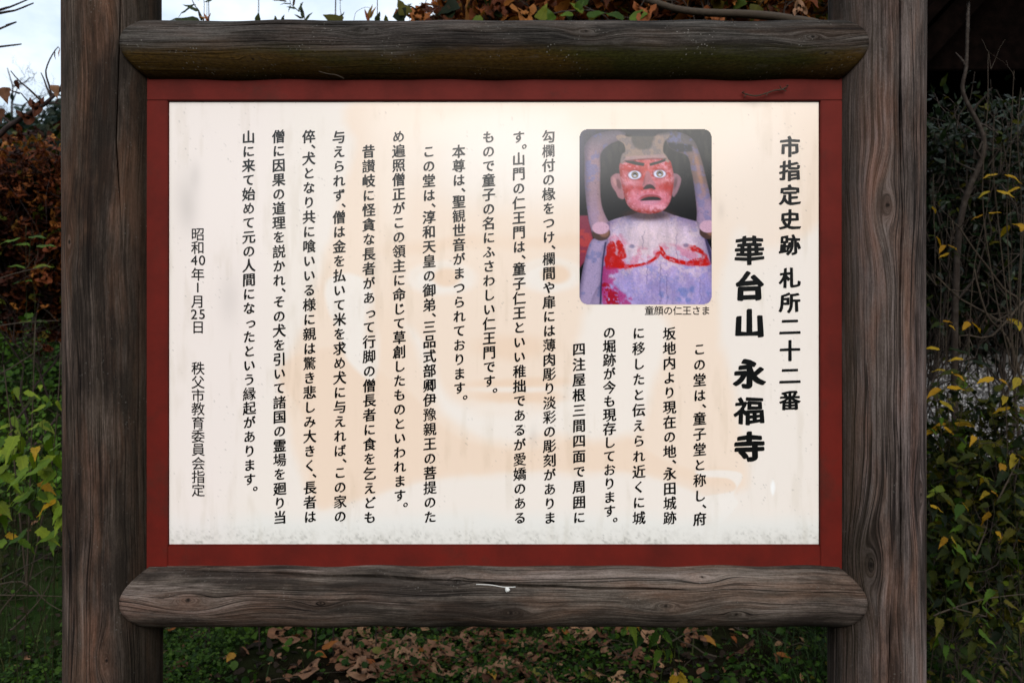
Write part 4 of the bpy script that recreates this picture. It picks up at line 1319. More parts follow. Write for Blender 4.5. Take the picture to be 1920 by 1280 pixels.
L_RED = leaf_mat('red_brown_leaf', [(0, (0.0068, 0.0026, 0.0017)), (0.35, (0.0425, 0.0102, 0.0051)), (0.7, (0.1190, 0.0289, 0.0093)), (0.93, (0.1870, 0.0638, 0.0170)), (1, (0.0510, 0.0850, 0.0085))], .6, .25, spots=.3)
L_DRY = leaf_mat('dry_brown_leaf', [(0, (0.0721, 0.0310, 0.0165)), (0.35, (0.1546, 0.0721, 0.0391)), (0.7, (0.2372, 0.1290, 0.0775)), (1, (0.3094, 0.1752, 0.0929))], .65, .15, spots=.5)
L_ORANGE = leaf_mat('orange_fallen_leaf', [(0, (0.2257, 0.0868, 0.0174)), (0.6, (0.1910, 0.0521, 0.0157)), (1, (0.3125, 0.1736, 0.0260))], .6, .2, spots=.4)
L_CLOVER = leaf_mat('small_weed_leaf', [(0, (0.0060, 0.0180, 0.0018)), (0.5, (0.0180, 0.0480, 0.0036)), (1, (0.0450, 0.0900, 0.0072))], .5, .3, 0.0)
L_SHADOWG = leaf_mat('sprig_leaf', [(0, (0.0108, 0.0210, 0.0048)), (0.6, (0.0180, 0.0330, 0.0072)), (1, (0.0330, 0.0180, 0.0090))], .45, .25)

def rnd_dir(n, up=0.0):
    v = RNG.normal(size=(n, 3)); v[:, 2] += up
    return v / np.linalg.norm(v, axis=1)[:, None]

def wavy(p0, p1, n=8, amp=.05, sag=0.0):
    p0 = np.array(p0, float); p1 = np.array(p1, float)
    t = np.linspace(0, 1, n)[:, None]
    L = np.linalg.norm(p1 - p0)
    w = np.cumsum(RNG.normal(size=(n, 3)), 0) * amp * L / math.sqrt(n)
    w = w - w[0] - (w[-1] - w[0]) * t
    out_ = p0 + (p1 - p0) * t + w
    out_[:, 2] += sag * np.sin(PI * t[:, 0])
    return out_

def shrub(name, label, cat, base, centers, n_stem, n_twig, leaf_per_twig, kind, mats_leaf, size, twig_mat=BR, r0=.012, twig_len=.25,
          wid=1.0, up=.3, face=(0, -1, .4), leaf_jit=.03, group=None, bare=0.0, droop=-.2, extra=None):
    """centers: (x, y, z, rx, ry, rz) ellipsoids that the twigs fill. base: list of root points"""
    th = thing(name, label, cat, base[0], group)
    b0 = Vector(base[0])
    acc = Acc(); pts = []; dirs = []
    ws = np.array([c[3] * c[4] * c[5] for c in centers]) ** .6; ws /= ws.sum()
    for k in range(n_stem):
        root = np.array(base[k % len(base)]) + np.array([RNG.uniform(-.08, .08), RNG.uniform(-.08, .08), -.03])
        c_ = centers[RNG.choice(len(centers), p=ws)]
        tgt = np.array(c_[:3]) + rnd_dir(1)[0] * np.array(c_[3:]) * RNG.uniform(.2, .75)
        stem = wavy(root, tgt, 12, .12, .0)
        rr_ = np.linspace(r0, r0 * .25, 12) * RNG.uniform(.6, 1.1)
        acc.tube(stem, rr_, 6)
        for q in range(n_twig):
            c_ = centers[RNG.choice(len(centers), p=ws)]
            i0 = int(RNG.integers(4, 12))
            st_ = stem[i0]
            e = np.array(c_[:3]) + rnd_dir(1)[0] * np.array(c_[3:]) * (RNG.random() ** .33)
            v = e - st_; L = np.linalg.norm(v)
            if L > twig_len * 4: st_ = e - v / L * twig_len * RNG.uniform(1.5, 4)
            tw = wavy(st_, e, 7, .14, .02)
            acc.tube(tw, np.linspace(r0 * .3, r0 * .1, 7), 4)
            if RNG.random() < bare: continue
            m_ = leaf_per_twig
            tt = RNG.uniform(.25, 1.0, m_)
            ii = np.minimum((tt * 6).astype(int), 5)
            pp = tw[ii] + (tw[ii + 1] - tw[ii]) * (tt * 6 - ii)[:, None] + RNG.normal(size=(m_, 3)) * leaf_jit
            dd = rnd_dir(m_) * .8 + (tw[-1] - tw[0]) / (np.linalg.norm(tw[-1] - tw[0]) + 1e-6) * .5
            dd[:, 2] += droop
            pts.append(pp); dirs.append(dd)
    me = acc.mesh('branches', [twig_mat])
    me.transform(Matrix.Translation(-b0))
    o_ = link('branches', me, th)
    pts = np.concatenate(pts); dirs = np.concatenate(dirs)
    ups = RNG.normal(size=pts.shape) * .55 + np.array(face) * up + np.array([0, 0, .5])
    for k, (lm, share) in enumerate(mats_leaf):
        sel = RNG.random(len(pts)) < share if k < len(mats_leaf) - 1 else np.ones(len(pts), bool)
        P_, D_, U_ = pts[sel], dirs[sel], ups[sel]
        pts, dirs, ups = pts[~sel], dirs[~sel], ups[~sel]
        if not len(P_): continue
        sz = size * RNG.uniform(.6, 1.25, len(P_))
        me = foliage_mesh('foliage', P_ - np.array(b0), D_, U_, sz, kind, [lm], wid)
        fo = link('foliage', me, th); fo['kind'] = 'stuff'
    return th

def gp(px, d_, dz=0.0):
    x = (px - 960) / F * d_
    return (x, d_, float(ground_z(x, d_)) + dz)
def ell(px, py, d_, rx_, ry_, rz_):
    p = P(px, py, d_); return (p.x, p.y, p.z, rx_, ry_, rz_)

# ---- thicket behind the sign (orange and rust leaves over the top rail)
shrub('vine_thicket', 'tangled thicket of rust brown leaves rising behind the top rail', 'shrub', [gp(1250, 4.2), gp(1050, 4.3), gp(1450, 4.3), gp(1150, 4.4)],
      [ell(950, 20, 3.9, .5, .35, .16), ell(1200, -30, 4.0, .75, .4, .38), ell(1480, -30, 4.2, .6, .4, .35), ell(1150, 300, 4.3, .95, .35, .75), ell(1350, 350, 4.3, .7, .35, .6), ell(820, 34, 3.9, .15, .2, .07)],
      14, 105, 12, 'heart', [(L_RUST, .93), (L_OLIVE, 1)], .085, BR, .012, .25, .9)
# ---- autumn shrub on the left bank
shrub('autumn_shrub', 'red brown autumn shrub on the bank left of the left post', 'shrub', [gp(40, 5.2), gp(-120, 5.4), gp(150, 5.3)],
      [ell(40, 420, 5.0, .55, .35, .50), ell(-150, 400, 5.3, .6, .4, .55), ell(180, 420, 5.3, .5, .4, .55), ell(60, 310, 5.0, .4, .3, .22)],
      10, 95, 11, 'lobed', [(L_RED, .72), (L_RUST, .8), (L_OLIVE, 1)], .075, BRD, .010, .25, .8)
shrub('dark_shrub', 'dull brown and green shrub behind the autumn shrub on the bank', 'shrub', [gp(60, 7.2), gp(-160, 7.4), gp(260, 7.4)],
      [ell(50, 300, 7.0, 1.1, .5, .38), ell(-200, 330, 7.2, .8, .5, .6), ell(330, 380, 7.2, .9, .5, .7), ell(40, 430, 7.0, 1.0, .4, .6)],
      10, 70, 10, 'ovate', [(L_OLIVE, .5), (L_RED, 1)], .10, BRD, .014, .35)
# ---- low thicket that closes the view below the thicket, seen only past the sign's edges
shrub('olive_shrub', 'olive green shrub low behind the sign, between the two posts', 'shrub', [gp(700, 5.0), gp(560, 5.2), gp(840, 5.1)],
      [ell(600, 520, 5.0, .7, .4, .6), ell(850, 480, 5.0, .6, .4, .7), ell(450, 560, 5.2, .6, .4, .5)],
      9, 50, 9, 'ovate', [(L_OLIVE, .7), (L_RED, 1)], .085, BR, .012, .3)

# ---- evergreen shrub right of the right post
shrub('evergreen_shrub', 'dark glossy evergreen shrub right of the right post, under the eaves', 'shrub', [gp(1830, 3.7), gp(1740, 3.8)],
      [ell(1800, 300, 3.6, .28, .3, .42), ell(1700, 380, 3.8, .35, .3, .5), ell(1870, 480, 3.6, .25, .25, .22), ell(1780, 490, 3.6, .20, .25, .10), ell(1960, 330, 4.0, .3, .3, .5)],
      7, 105, 12, 'ovate', [(L_DKGREEN, .84), (L_OLIVE, 1)], .052, BR, .012, .18, .72, leaf_jit=.02)
# ---- leafy shrub at lower right
shrub('leafy_shrub', 'low shrub of olive and green leaves at the foot of the right post', 'shrub', [gp(1800, 3.0), gp(1900, 3.1), gp(1720, 3.2)],
      [ell(1830, 860, 2.9, .28, .25, .22), ell(1780, 1050, 2.8, .28, .25, .25), ell(1930, 980, 3.0, .25, .25, .35), ell(1820, 740, 3.0, .2, .2, .08), ell(1700, 1000, 3.2, .25, .2, .35)],
      9, 55, 11, 'nettle', [(L_OLIVE, .93), (L_GREEN, 1)], .050, BR, .006, .14, .8)

# ---- trees in the distance, left
def tree(name, label, base, h, crown, n_br, n_leaf, leaf_m, size, kind='ovate', trunk_r=.16, twigs=1, dense=1.0):
    th = thing(name, label, 'tree', base, 'trees on the skyline at the left')
    b = np.array(base); top = b + np.array([RNG.uniform(-.4, .4), RNG.uniform(-.4, .4), h * .93])
    tr_ = wavy(b - np.array([0, 0, .3]), top, 14, .03)
    acc = Acc(); acc.tube(tr_, np.linspace(trunk_r, trunk_r * .12, 14), 8)
    me = acc.mesh('trunk', [BRD]); me.transform(Matrix.Translation(-Vector(base))); link('trunk', me, th)
    acc = Acc(); pts = []; dirs = []
    for k in range(n_br):
        t_ = RNG.uniform(.25, 1.0) ; i0 = min(13, int(t_ * 13)); s_ = tr_[i0]
        a = RNG.uniform(0, 6.28); L = crown * (1.15 - t_ * .75) * RNG.uniform(.6, 1.1)
        e = s_ + np.array([math.cos(a) * L, math.sin(a) * L, L * RNG.uniform(.25, .9)])
        br_ = wavy(s_, e, 8, .10)
        acc.tube(br_, np.linspace(trunk_r * .22, trunk_r * .05, 8), 4)
        for q in range(7):
            i1 = int(RNG.integers(2, 8)); s2 = br_[i1]
            e2 = s2 + rnd_dir(1, .5)[0] * L * RNG.uniform(.25, .5)
            tw = wavy(s2, e2, 6, .12); acc.tube(tw, np.linspace(trunk_r * .06, trunk_r * .02, 6), 3)
            for r_ in range(twigs):
                s3 = tw[int(RNG.integers(1, 6))]; e3 = s3 + rnd_dir(1, .5)[0] * L * RNG.uniform(.12, .28)
                acc.tube(wavy(s3, e3, 4, .12), np.linspace(trunk_r * .03, trunk_r * .015, 4), 3)
            if n_leaf:
                m_ = n_leaf
                pts.append(tw[RNG.integers(1, 6, m_)] + RNG.normal(size=(m_, 3)) * .22); dirs.append(rnd_dir(m_))
    me = acc.mesh('crown_branches', [BRD]); me.transform(Matrix.Translation(-Vector(base))); link('branches', me, th)
    if pts:
        pts = np.concatenate(pts); dirs = np.concatenate(dirs)
        me = foliage_mesh('crown', pts - b, dirs, RNG.normal(size=pts.shape), size * RNG.uniform(.6, 1.2, len(pts)), kind, [leaf_m])
        o_ = link('crown', me, th); o_['kind'] = 'stuff'
L_FAR = leaf_mat('distant_leaf', [(0, (.010, .022, .020)), (.6, (.022, .040, .034)), (1, (.05, .06, .04))], .7, .2, 0.0)
def far_base(px, d_): x = (px - 960) / F * d_; return (x, d_, float(ground_z(x, d_)))
tree('bare_tree', 'bare fine-twigged tree on the skyline left of the left post', far_base(14, 22), 6.4, 2.0, 40, 0, None, 0, twigs=5, trunk_r=.10)
tree('evergreen_tree', 'dark green tree on the skyline behind the left post', far_base(95, 20), 4.5, 1.9, 34, 34, L_FAR, .26)
tree('evergreen_tree', 'dark rounded tree at the far left edge of the skyline', far_base(-40, 24), 5.2, 2.2, 34, 34, L_FAR, .28)
tree('evergreen_tree', 'dark tree standing on the hidden skyline behind the white panel', far_base(300, 24), 4.4, 2.4, 34, 30, L_FAR, .28)

# ---- bare branch reaching in at the left, in front of the sky
bb = thing('bare_sapling', 'bare leaning sapling with a few curled brown leaves against the sky, at left', 'sapling', gp(-120, 3.3))
def stem_part(th, acc, mat, nm='stem'):
    me = acc.mesh(nm, [mat]); me.transform(Matrix.Translation(-Vector(th.location))); return link(nm, me, th)
def pl(*pts): return np.array([tuple(P(*q)) for q in pts])
def fine(pts, n=4):
    return np.array(spline(pts, n, closed=False) + [np.asarray(pts[-1], float)])
acc = Acc()
acc.tube(fine(np.concatenate([[np.array(gp(-120, 3.3))], pl((-100, 500, 3.2), (-60, 330, 3.1), (0, 252, 3.0), (40, 222, 3.0), (80, 198, 2.95), (112, 170, 2.95), (150, 140, 2.95))])), np.linspace(.016, .0035, 29), 7)
for seq in ([(82, 194, 2.95), (55, 168, 2.95), (36, 152, 2.95), (21, 133, 2.95)], [(96, 184, 2.95), (88, 165, 2.95), (82, 148, 2.95), (77, 138, 2.95)], [(62, 205, 3), (52, 190, 3), (38, 174, 3)],
            [(36, 175, 3), (20, 170, 3.02)], [(84, 198, 2.95), (100, 193, 2.95), (118, 198, 2.95)], [(90, 172, 2.95), (104, 178, 2.95), (118, 180, 2.95)], [(25, 238, 3), (10, 222, 3), (-10, 210, 3)],
            [(104, 192, 2.95), (110, 186, 2.95)], [(100, 176, 2.95), (92, 160, 2.95), (86, 98 + 35, 2.95), (98, 103, 2.95), (112, 92, 2.95)]):
    q = pl(*seq); acc.tube(wavy(q[0], q[-1], 3) if len(q) < 2 else fine(q, 3), np.linspace(.0045, .0016, len(fine(q, 3))), 5)
stem_part(bb, acc, BRD, 'branch')
for (px, py, d_, s, kd) in ((68, 190, 2.95, .07, 'lobed'), (48, 212, 2.98, .06, 'lobed'), (30, 158, 2.95, .035, 'ovate'), (106, 168, 2.93, .05, 'heart'), (5, 172, 2.9, .06, 'heart'), (4, 212, 2.9, .055, 'heart'), (103, 105, 2.95, .03, 'lance'), (112, 100, 2.95, .03, 'lance')):
    leaf_obj('leaf', bb, P(px, py - 8, d_), (RNG.uniform(-.3, .3), 0, -1), (RNG.uniform(-.4, .4), -1, .3), s, kd, L_RUST if kd != 'heart' else L_DRY)
b2 = thing('overhanging_branch', 'thin bare branch tips reaching in from the left edge, in the sky', 'branch', tuple(P(-260, 130, 3.4)))
acc = Acc()
hub = np.array(P(-260, 130, 3.4))
for seq in ([(-90, 50, 3.4), (0, 19, 3.4), (20, 13, 3.4), (36, 6, 3.4)], [(-90, 45, 3.4), (0, 25, 3.4), (28, 20, 3.4), (44, 13, 3.4)], [(-80, 90, 3.4), (0, 54, 3.4), (11, 47, 3.4)], [(-60, 95, 3.4), (0, 88, 3.4), (24, 86, 3.4)]):
    q = fine(np.concatenate([[hub], pl(*seq)]), 3); acc.tube(q, np.linspace(.009, .0022, len(q)), 5)
acc.tube(fine(np.array([gp(-420, 4.0), tuple(P(-380, 420, 3.7)), tuple(hub)]), 4), np.linspace(.025, .010, 9), 6)
stem_part(b2, acc, BRD, 'branch')

# ---- sprigs above the top rail
def sprig(label, stem_pts, leaves, kind='lance', mat=L_SHADOWG, r=.0025, root_px=None, cat='plant', smat=BRD, nm='sprig', extra=()):
    p0 = stem_pts[0]
    gb = gp(p0[0] if root_px is None else root_px, p0[2] + .1)
    th = thing(nm, label, cat, gb)
    acc = Acc()
    q = fine(np.concatenate([[np.array(gb) - [0, 0, .03]], pl(*stem_pts)]), 4)
    acc.tube(q, np.linspace(r * 1.8, r * .5, len(q)), 5)
    for e in extra:
        q = fine(pl(*e), 3); acc.tube(q, np.linspace(r * .8, r * .4, len(q)), 4)
    stem_part(th, acc, smat)
    for (px, py, ang, L) in leaves:
        dd = p0[2]
        a = math.radians(ang)
        s = L / F * dd
        leaf_obj('leaf', th, P(px, py, dd + RNG.uniform(-.02, .02)), (math.cos(a), RNG.uniform(-.35, .1), math.sin(a)), (RNG.uniform(-.5, .5), -1, RNG.uniform(.1, .9)), s, kind, mat)
    return th
D0 = 3.3
sprig('tall sprig with long narrow leaves above the top rail, by the left post', [(385, 300, D0), (382, 60, D0), (376, 30, D0), (360, 0, D0), (350, -40, D0)],
      [(376, 42, 165, 66), (374, 40, 205, 60), (372, 22, 150, 34), (368, 10, 200, 40), (378, 40, 100, 26), (372, 2, 60, 30), (362, -5, 110, 30), (384, 5, 20, 26)], 'lance',
      extra=([(381, 60, D0), (383, 10, D0), (380, -10, D0)],))
sprig('short reddish sprig beside the tall narrow-leaved one, above the top rail', [(392, 200, D0), (392, 45, D0), (388, 30, D0)], [(390, 42, 75, 18), (390, 42, 110, 20), (385, 40, 60, 15), (386, 36, 150, 14)], 'lance', L_RUST, .002)
sprig('arching sprig of small paired leaves above the top rail, left of centre', [(590, 260, D0), (572, 40, D0), (560, 22, D0), (545, 8, D0), (525, -6, D0)],
      [(572, 40, 60, 24), (567, 36, 150, 18), (568, 36, 95, 30), (560, 22, 70, 22), (556, 18, 160, 20), (550, 12, 80, 22), (546, 8, 170, 22), (538, 3, 175, 26), (535, 0, 80, 18), (530, -2, 160, 22), (578, 42, 30, 14), (545, 10, 250, 14)], 'lance', L_SHADOWG, .0018)
sprig('thin upright stem with a leaf pair near the middle of the top rail', [(660, 200, D0), (641, 40, D0), (638, 15, D0), (636, -30, D0)], [(637, 2, 20, 10), (636, 0, 160, 14), (690, 40, 80, 34), (692, 42, 110, 28), (694, 35, 65, 24)], 'lance', L_RUST, .0015,
      extra=([(660, 100, D0), (664, 35, D0), (672, 20, D0), (690, 14, D0), (695, 30, D0)],))
sprig('lone stub of a shoot with one oval leaf above the rail', [(486, 200, D0), (484, 45, D0), (486, 40, D0)], [(484, 45, 92, 22)], 'ovate', L_OLIVE, .0016)
sprig('broad round green leaf on a short shoot, right of the arching sprig', [(625, 200, D0), (628, 48, D0), (630, 42, D0)], [(640, 46, 150, 40), (634, 44, 60, 24)], 'heart', L_OLIVE, .002)
sprig('small oval leaf shoot peeking over the rail beside the round green leaf', [(705, 200, D0), (707, 46, D0), (708, 44, D0)], [(707, 46, 80, 24), (725, 46, 95, 18), (520, 46, 110, 18), (528, 46, 80, 20)], 'ovate', L_OLIVE, .0016)
# a few large leaves and a branch in front of the thicket
th = thing('dead_branch', 'thick bare brown branch lying across the thicket above the right half of the top rail', 'branch', tuple(P(1260, 20, 3.5)))
acc = Acc(); q = fine(pl((1180, -10, 3.7), (1260, 15, 3.5), (1320, 24, 3.45), (1400, 27, 3.45), (1480, 36, 3.5), (1560, 60, 3.6), (1640, 160, 3.8)), 4)
acc.tube(q, np.linspace(.014, .022, len(q)), 8)
stem_part(th, acc, BRL, 'branch')
th = thing('ivy_vine', 'green leaved vine creeping over the rust thicket just above the top rail', 'vine', gp(1090, 3.6))
acc = Acc(); q = fine(np.concatenate([[np.array(gp(1090, 3.6))], pl((1100, 300, 3.6), (1020, 60, 3.55), (1090, 20, 3.55), (1180, 34, 3.55), (1260, 20, 3.55))]), 5)
acc.tube(q, np.linspace(.006, .002, len(q)), 5)
stem_part(th, acc, BR)
for (px, py, ang, L, kd, mt) in ((1012, 38, 70, 34, 'heart', L_GREEN), (1035, 40, 110, 26, 'heart', L_GREEN), (1080, 22, 60, 30, 'ovate', L_GREEN), (1092, 26, 130, 30, 'ovate', L_GREEN), (1100, 30, 10, 34, 'ovate', L_GREEN), (1075, 28, 180, 26, 'ovate', L_GREEN),
                             (1170, 36, 160, 36, 'ovate', L_GREEN), (1180, 38, 25, 44, 'ovate', L_GREEN), (1096, 12, 95, 34, 'ovate', L_GREEN), (840, 34, 60, 34, 'heart', L_OLIVE), (860, 10, 200, 44, 'heart', L_OLIVE), (745, 40, 60, 34, 'heart', L_OLIVE), (760, 30, 110, 36, 'heart', L_OLIVE), (900, 30, 250, 40, 'ovate', L_GREEN),
                             (1340, 20, 270, 40, 'lobed', L_ORANGE), (1420, 10, 250, 36, 'heart', L_OLIVE), (1210, 5, 260, 40, 'lobed', L_ORANGE), (980, 8, 280, 44, 'lobed', L_ORANGE), (790, 18, 250, 38, 'lobed', L_ORANGE), (930, 30, 80, 36, 'lobed', L_RUST), (1500, 30, 100, 30, 'lobed', L_DRY)):
    a = math.radians(ang); d_ = 3.50
    leaf_obj('leaf', th, P(px, py, d_), (math.cos(a), -.2, math.sin(a)), (RNG.uniform(-.3, .3), -1, .5), L / F * d_, kd, mt)

# ---- nettle-like plants, each leaf its own part
def nettle(label, root_px, root_d, stems, mat_cycle, leaf_px, n_pair, kind='nettle', smat=STEM, nm='nettle_plant', droop=-.55, cat='plant', r=.0019):
    if kind == 'nettle': leaf_px *= .80; n_pair += 2
    gb = gp(root_px, root_d)
    th = thing(nm, label, cat, gb)
    acc = Acc(); lv = []
    for seq in stems:
        q = fine(np.concatenate([[np.array(gb) + [RNG.uniform(-.1, .1), RNG.uniform(0, .15), -.03]], pl(*seq) + RNG.normal(size=(len(seq), 3)) * .012]), 6)
        acc.tube(q, np.linspace(r, r * .35, len(q)), 5)
        m0 = int(len(q) * .35)
        idx = np.linspace(m0, len(q) - 1, n_pair).astype(int)
        for c_, i_ in enumerate(idx):
            a = RNG.uniform(0, PI) + c_ * 1.57
            for s_ in (0, PI):
                dr = np.array([math.cos(a + s_), math.sin(a + s_) * .7 - .15, droop + RNG.uniform(-.35, .35)])
                lv.append((q[i_], dr, seq[-1][2]))
    stem_part(th, acc, smat)
    for (p, dr, dd) in lv:
        sz = leaf_px / F * dd * RNG.uniform(.6, 1.2)
        pet = p + dr / np.linalg.norm(dr) * sz * .2
        leaf_obj('leaf', th, pet, dr, (RNG.uniform(-.3, .3), -.5, 1), sz, kind, mat_cycle[int(RNG.integers(0, len(mat_cycle)))], .70 if kind == 'nettle' else .85)
    return th
nettle('bright green nettle with drooping toothed leaves beside the left post', 40, 2.7, [[(30, 1000, 2.5), (35, 900, 2.4), (30, 850, 2.35)], [(90, 1000, 2.5), (80, 900, 2.4), (85, 848, 2.35)], [(0, 1000, 2.5), (-5, 920, 2.4), (5, 862, 2.4)], [(60, 980, 2.45), (60, 930, 2.35), (62, 880, 2.3)], [(110, 1000, 2.4), (108, 930, 2.35), (112, 860, 2.3)]],
       [L_LIME, L_LIME, L_LIME, L_LIME, L_GREEN, L_LIME, L_YELLOW], 66, 5)
nettle('slender green plant with a few pointed leaves above the bright nettle, at left', 60, 3.1, [[(45, 900, 3.0), (40, 800, 2.9), (36, 735, 2.85)], [(80, 900, 3.0), (78, 800, 2.9), (76, 742, 2.85)], [(100, 900, 3.0), (104, 820, 2.9), (106, 760, 2.85)]], [L_LIME, L_GREEN, L_OLIVE, L_GREEN], 42, 3)
nettle('weedy plant with dull leaves in the grass at far left', 10, 3.4, [[(10, 900, 3.3), (15, 830, 3.2), (20, 800, 3.2)], [(60, 880, 3.3), (62, 830, 3.2), (64, 790, 3.2)], [(-30, 880, 3.3), (-34, 800, 3.2)]], [L_OLIVE, L_GREEN, L_LIME], 44, 4)
nettle('green broad leaved seedling in front of the red brown shrub', 46, 4.4, [[(50, 600, 4.3), (48, 520, 4.2), (46, 450, 4.2)], [(60, 600, 4.3), (60, 500, 4.2), (62, 462, 4.2)]], [L_GREEN, L_LIME], 34, 3, 'ovate', droop=.1)
nettle('yellowing nettle hanging under the bottom rail, right of centre', 1290, 2.6, [[(1250, 1260, 2.3), (1215, 1190, 2.2), (1180, 1165, 2.15)], [(1270, 1250, 2.3), (1235, 1180, 2.2)]], [L_LIME, L_YELLOW, L_GREEN], 52, 3, droop=-.9)
nettle('nettle with yellow green leaves at the foot of the right post', 1760, 2.75, [[(1770, 1100, 2.6), (1765, 1000, 2.5), (1760, 940, 2.45)], [(1800, 1120, 2.6), (1805, 1030, 2.5), (1800, 960, 2.45)], [(1740, 1100, 2.6), (1738, 1050, 2.5), (1742, 960, 2.45)]], [L_OLIVE, L_OLIVE, L_OLIVE, L_GREEN, L_GREEN, L_YELLOW], 46, 6)
nettle('clump of darker nettle leaves low in the right corner', 1790, 2.6, [[(1790, 1250, 2.5), (1785, 1180, 2.4), (1780, 1130, 2.4)], [(1830, 1260, 2.5), (1835, 1190, 2.4), (1840, 1150, 2.4)], [(1880, 1240, 2.5), (1885, 1160, 2.4), (1880, 1110, 2.4)]], [L_OLIVE, L_GREEN, L_OLIVE], 46, 5)
nettle('drooping leafy plant by the right edge above the corner clump', 1900, 2.7, [[(1900, 1000, 2.6), (1895, 920, 2.5), (1890, 860, 2.5)], [(1860, 980, 2.6), (1850, 900, 2.5), (1845, 850, 2.5)]], [L_OLIVE, L_OLIVE, L_OLIVE, L_OLIVE, L_YELLOW], 44, 6)
# yellow-leaved vines, right
nettle('thin shoot with bright yellow leaves across the evergreen shrub', 1880, 3.3, [[(1900, 600, 3.2), (1895, 420, 3.15), (1878, 320, 3.1)], [(1910, 600, 3.2), (1912, 420, 3.15), (1916, 350, 3.1)], [(1820, 600, 3.2), (1850, 400, 3.15), (1862, 352, 3.1)]], [L_YELLOW], 30, 3, 'ovate', BRL, 'yellow_leaved_shoot', -.3, r=.002)
nettle('shoot of yellow leaves in front of the gravel, by the right post', 1800, 3.0, [[(1790, 800, 2.9), (1780, 690, 2.85), (1765, 672, 2.8)], [(1800, 800, 2.9), (1815, 700, 2.85), (1820, 680, 2.8)], [(1760, 800, 2.9), (1757, 740, 2.85), (1772, 716, 2.8)]], [L_YELLOW, L_YELLOW, L_OLIVE], 36, 3, 'ovate', BRL, 'yellow_leaved_shoot', -.2, r=.002)
nettle('shoot of yellow and ochre leaves at the right edge above the leafy shrub', 1890, 2.9, [[(1890, 850, 2.8), (1885, 740, 2.75), (1872, 706, 2.7)], [(1910, 850, 2.8), (1905, 760, 2.75), (1912, 712, 2.7)], [(1930, 820, 2.8), (1928, 745, 2.75)]], [L_YELLOW, L_YELLOW, L_OLIVE], 38, 3, 'ovate', BRL, 'yellow_leaved_shoot', -.3, r=.002)
nettle('sparse yellow leaved shoot low in the evergreen shrub beside the right post', 1755, 3.4, [[(1760, 600, 3.3), (1750, 440, 3.2), (1748, 390, 3.2)], [(1770, 600, 3.3), (1778, 480, 3.2), (1782, 462, 3.2)]], [L_YELLOW, L_OLIVE], 22, 3, 'ovate', BRL, 'yellow_leaved_shoot', -.3, r=.002)

# pale bare stems at right
def bare_stems(label, root, stems, mat, r=.004, nm='bare_shrub', side=4):
    th = thing(nm, label, 'shrub', root)
    acc = Acc()
    for seq in stems:
        q = fine(pl(*seq), 4)
        acc.tube(q, np.linspace(r, r * .35, len(q)), 5)
        for k in range(side):
            i_ = int(RNG.integers(2, len(q))); dr = rnd_dir(1, .6)[0] * RNG.uniform(.05, .16)
            acc.tube(wavy(q[i_], q[i_] + dr, 4, .1), np.linspace(r * .35, r * .15, 4), 4)
    stem_part(th, acc, mat, 'stem')
    return th
bare_stems('pale bare branches slanting across the gap under the evergreen shrub', gp(1950, 3.4), [[(1960, 900, 3.4), (1930, 640, 3.4), (1870, 600, 3.35), (1800, 560, 3.3), (1755, 535, 3.3)], [(1960, 900, 3.4), (1925, 600, 3.4), (1880, 540, 3.35), (1835, 480, 3.3), (1790, 440, 3.3)],
           [(1960, 900, 3.4), (1900, 660, 3.35), (1850, 590, 3.3), (1835, 520, 3.3)], [(1960, 900, 3.4), (1915, 620, 3.35), (1925, 560, 3.35), (1860, 630, 3.3), (1800, 650, 3.3)]], BRL, .008)
bare_stems('thin pale seedhead stems standing against the dark hall', gp(1905, 3.2), [[(1905, 700, 3.2), (1888, 420, 3.15), (1895, 280, 3.1), (1903, 150, 3.1)], [(1905, 700, 3.2), (1915, 400, 3.15), (1908, 260, 3.1), (1915, 190, 3.1)], [(1905, 700, 3.2), (1870, 400, 3.15), (1862, 290, 3.1), (1872, 225, 3.1)], [(1905, 700, 3.2), (1845, 420, 3.15), (1852, 200, 3.1), (1858, 130, 3.1)], [(1905, 700, 3.2), (1925, 300, 3.1), (1935, 130, 3.1)]], BRL, .0026, side=3)
bare_stems('dark crooked trunk rising through the evergreen shrub to the eaves', gp(1800, 3.5), [[(1800, 1000, 3.5), (1790, 700, 3.4), (1800, 420, 3.35), (1840, 300, 3.3), (1842, 250, 3.3), (1806, 175, 3.3), (1812, 125, 3.3), (1815, 60, 3.35)]], BR, .016, side=8)
bare_stems('dry stalks and thin bare twigs in the grass at left', gp(50, 3.2), [[(50, 1100, 3.2), (60, 800, 3.1), (66, 610, 3.1)], [(50, 1100, 3.2), (20, 800, 3.1), (8, 700, 3.1)], [(50, 1100, 3.2), (100, 850, 3.1), (110, 640, 3.1)], [(-40, 720, 3.1), (20, 690, 3.1), (80, 650, 3.1)], [(-40, 620, 4.0), (30, 606, 4.0), (110, 602, 4.0)], [(-40, 540, 4.0), (20, 515, 4.0), (90, 500, 4.0)]], BRL, .004)
bare_stems('pale twigs lying crossed on the ground left of the left post', gp(20, 2.9), [[(-20, 1100, 2.7), (20, 1075, 2.65), (70, 1050, 2.6), (120, 1022, 2.6)], [(-20, 1110, 2.7), (40, 1090, 2.6), (90, 1130, 2.6), (120, 1150, 2.6)], [(0, 1150, 2.6), (40, 1100, 2.6), (95, 1062, 2.6)], [(20, 1180, 2.6), (70, 1130, 2.6), (100, 1080, 2.6)], [(-20, 1115, 2.6), (60, 1116, 2.6), (125, 1118, 2.6)]], BRL, .003)
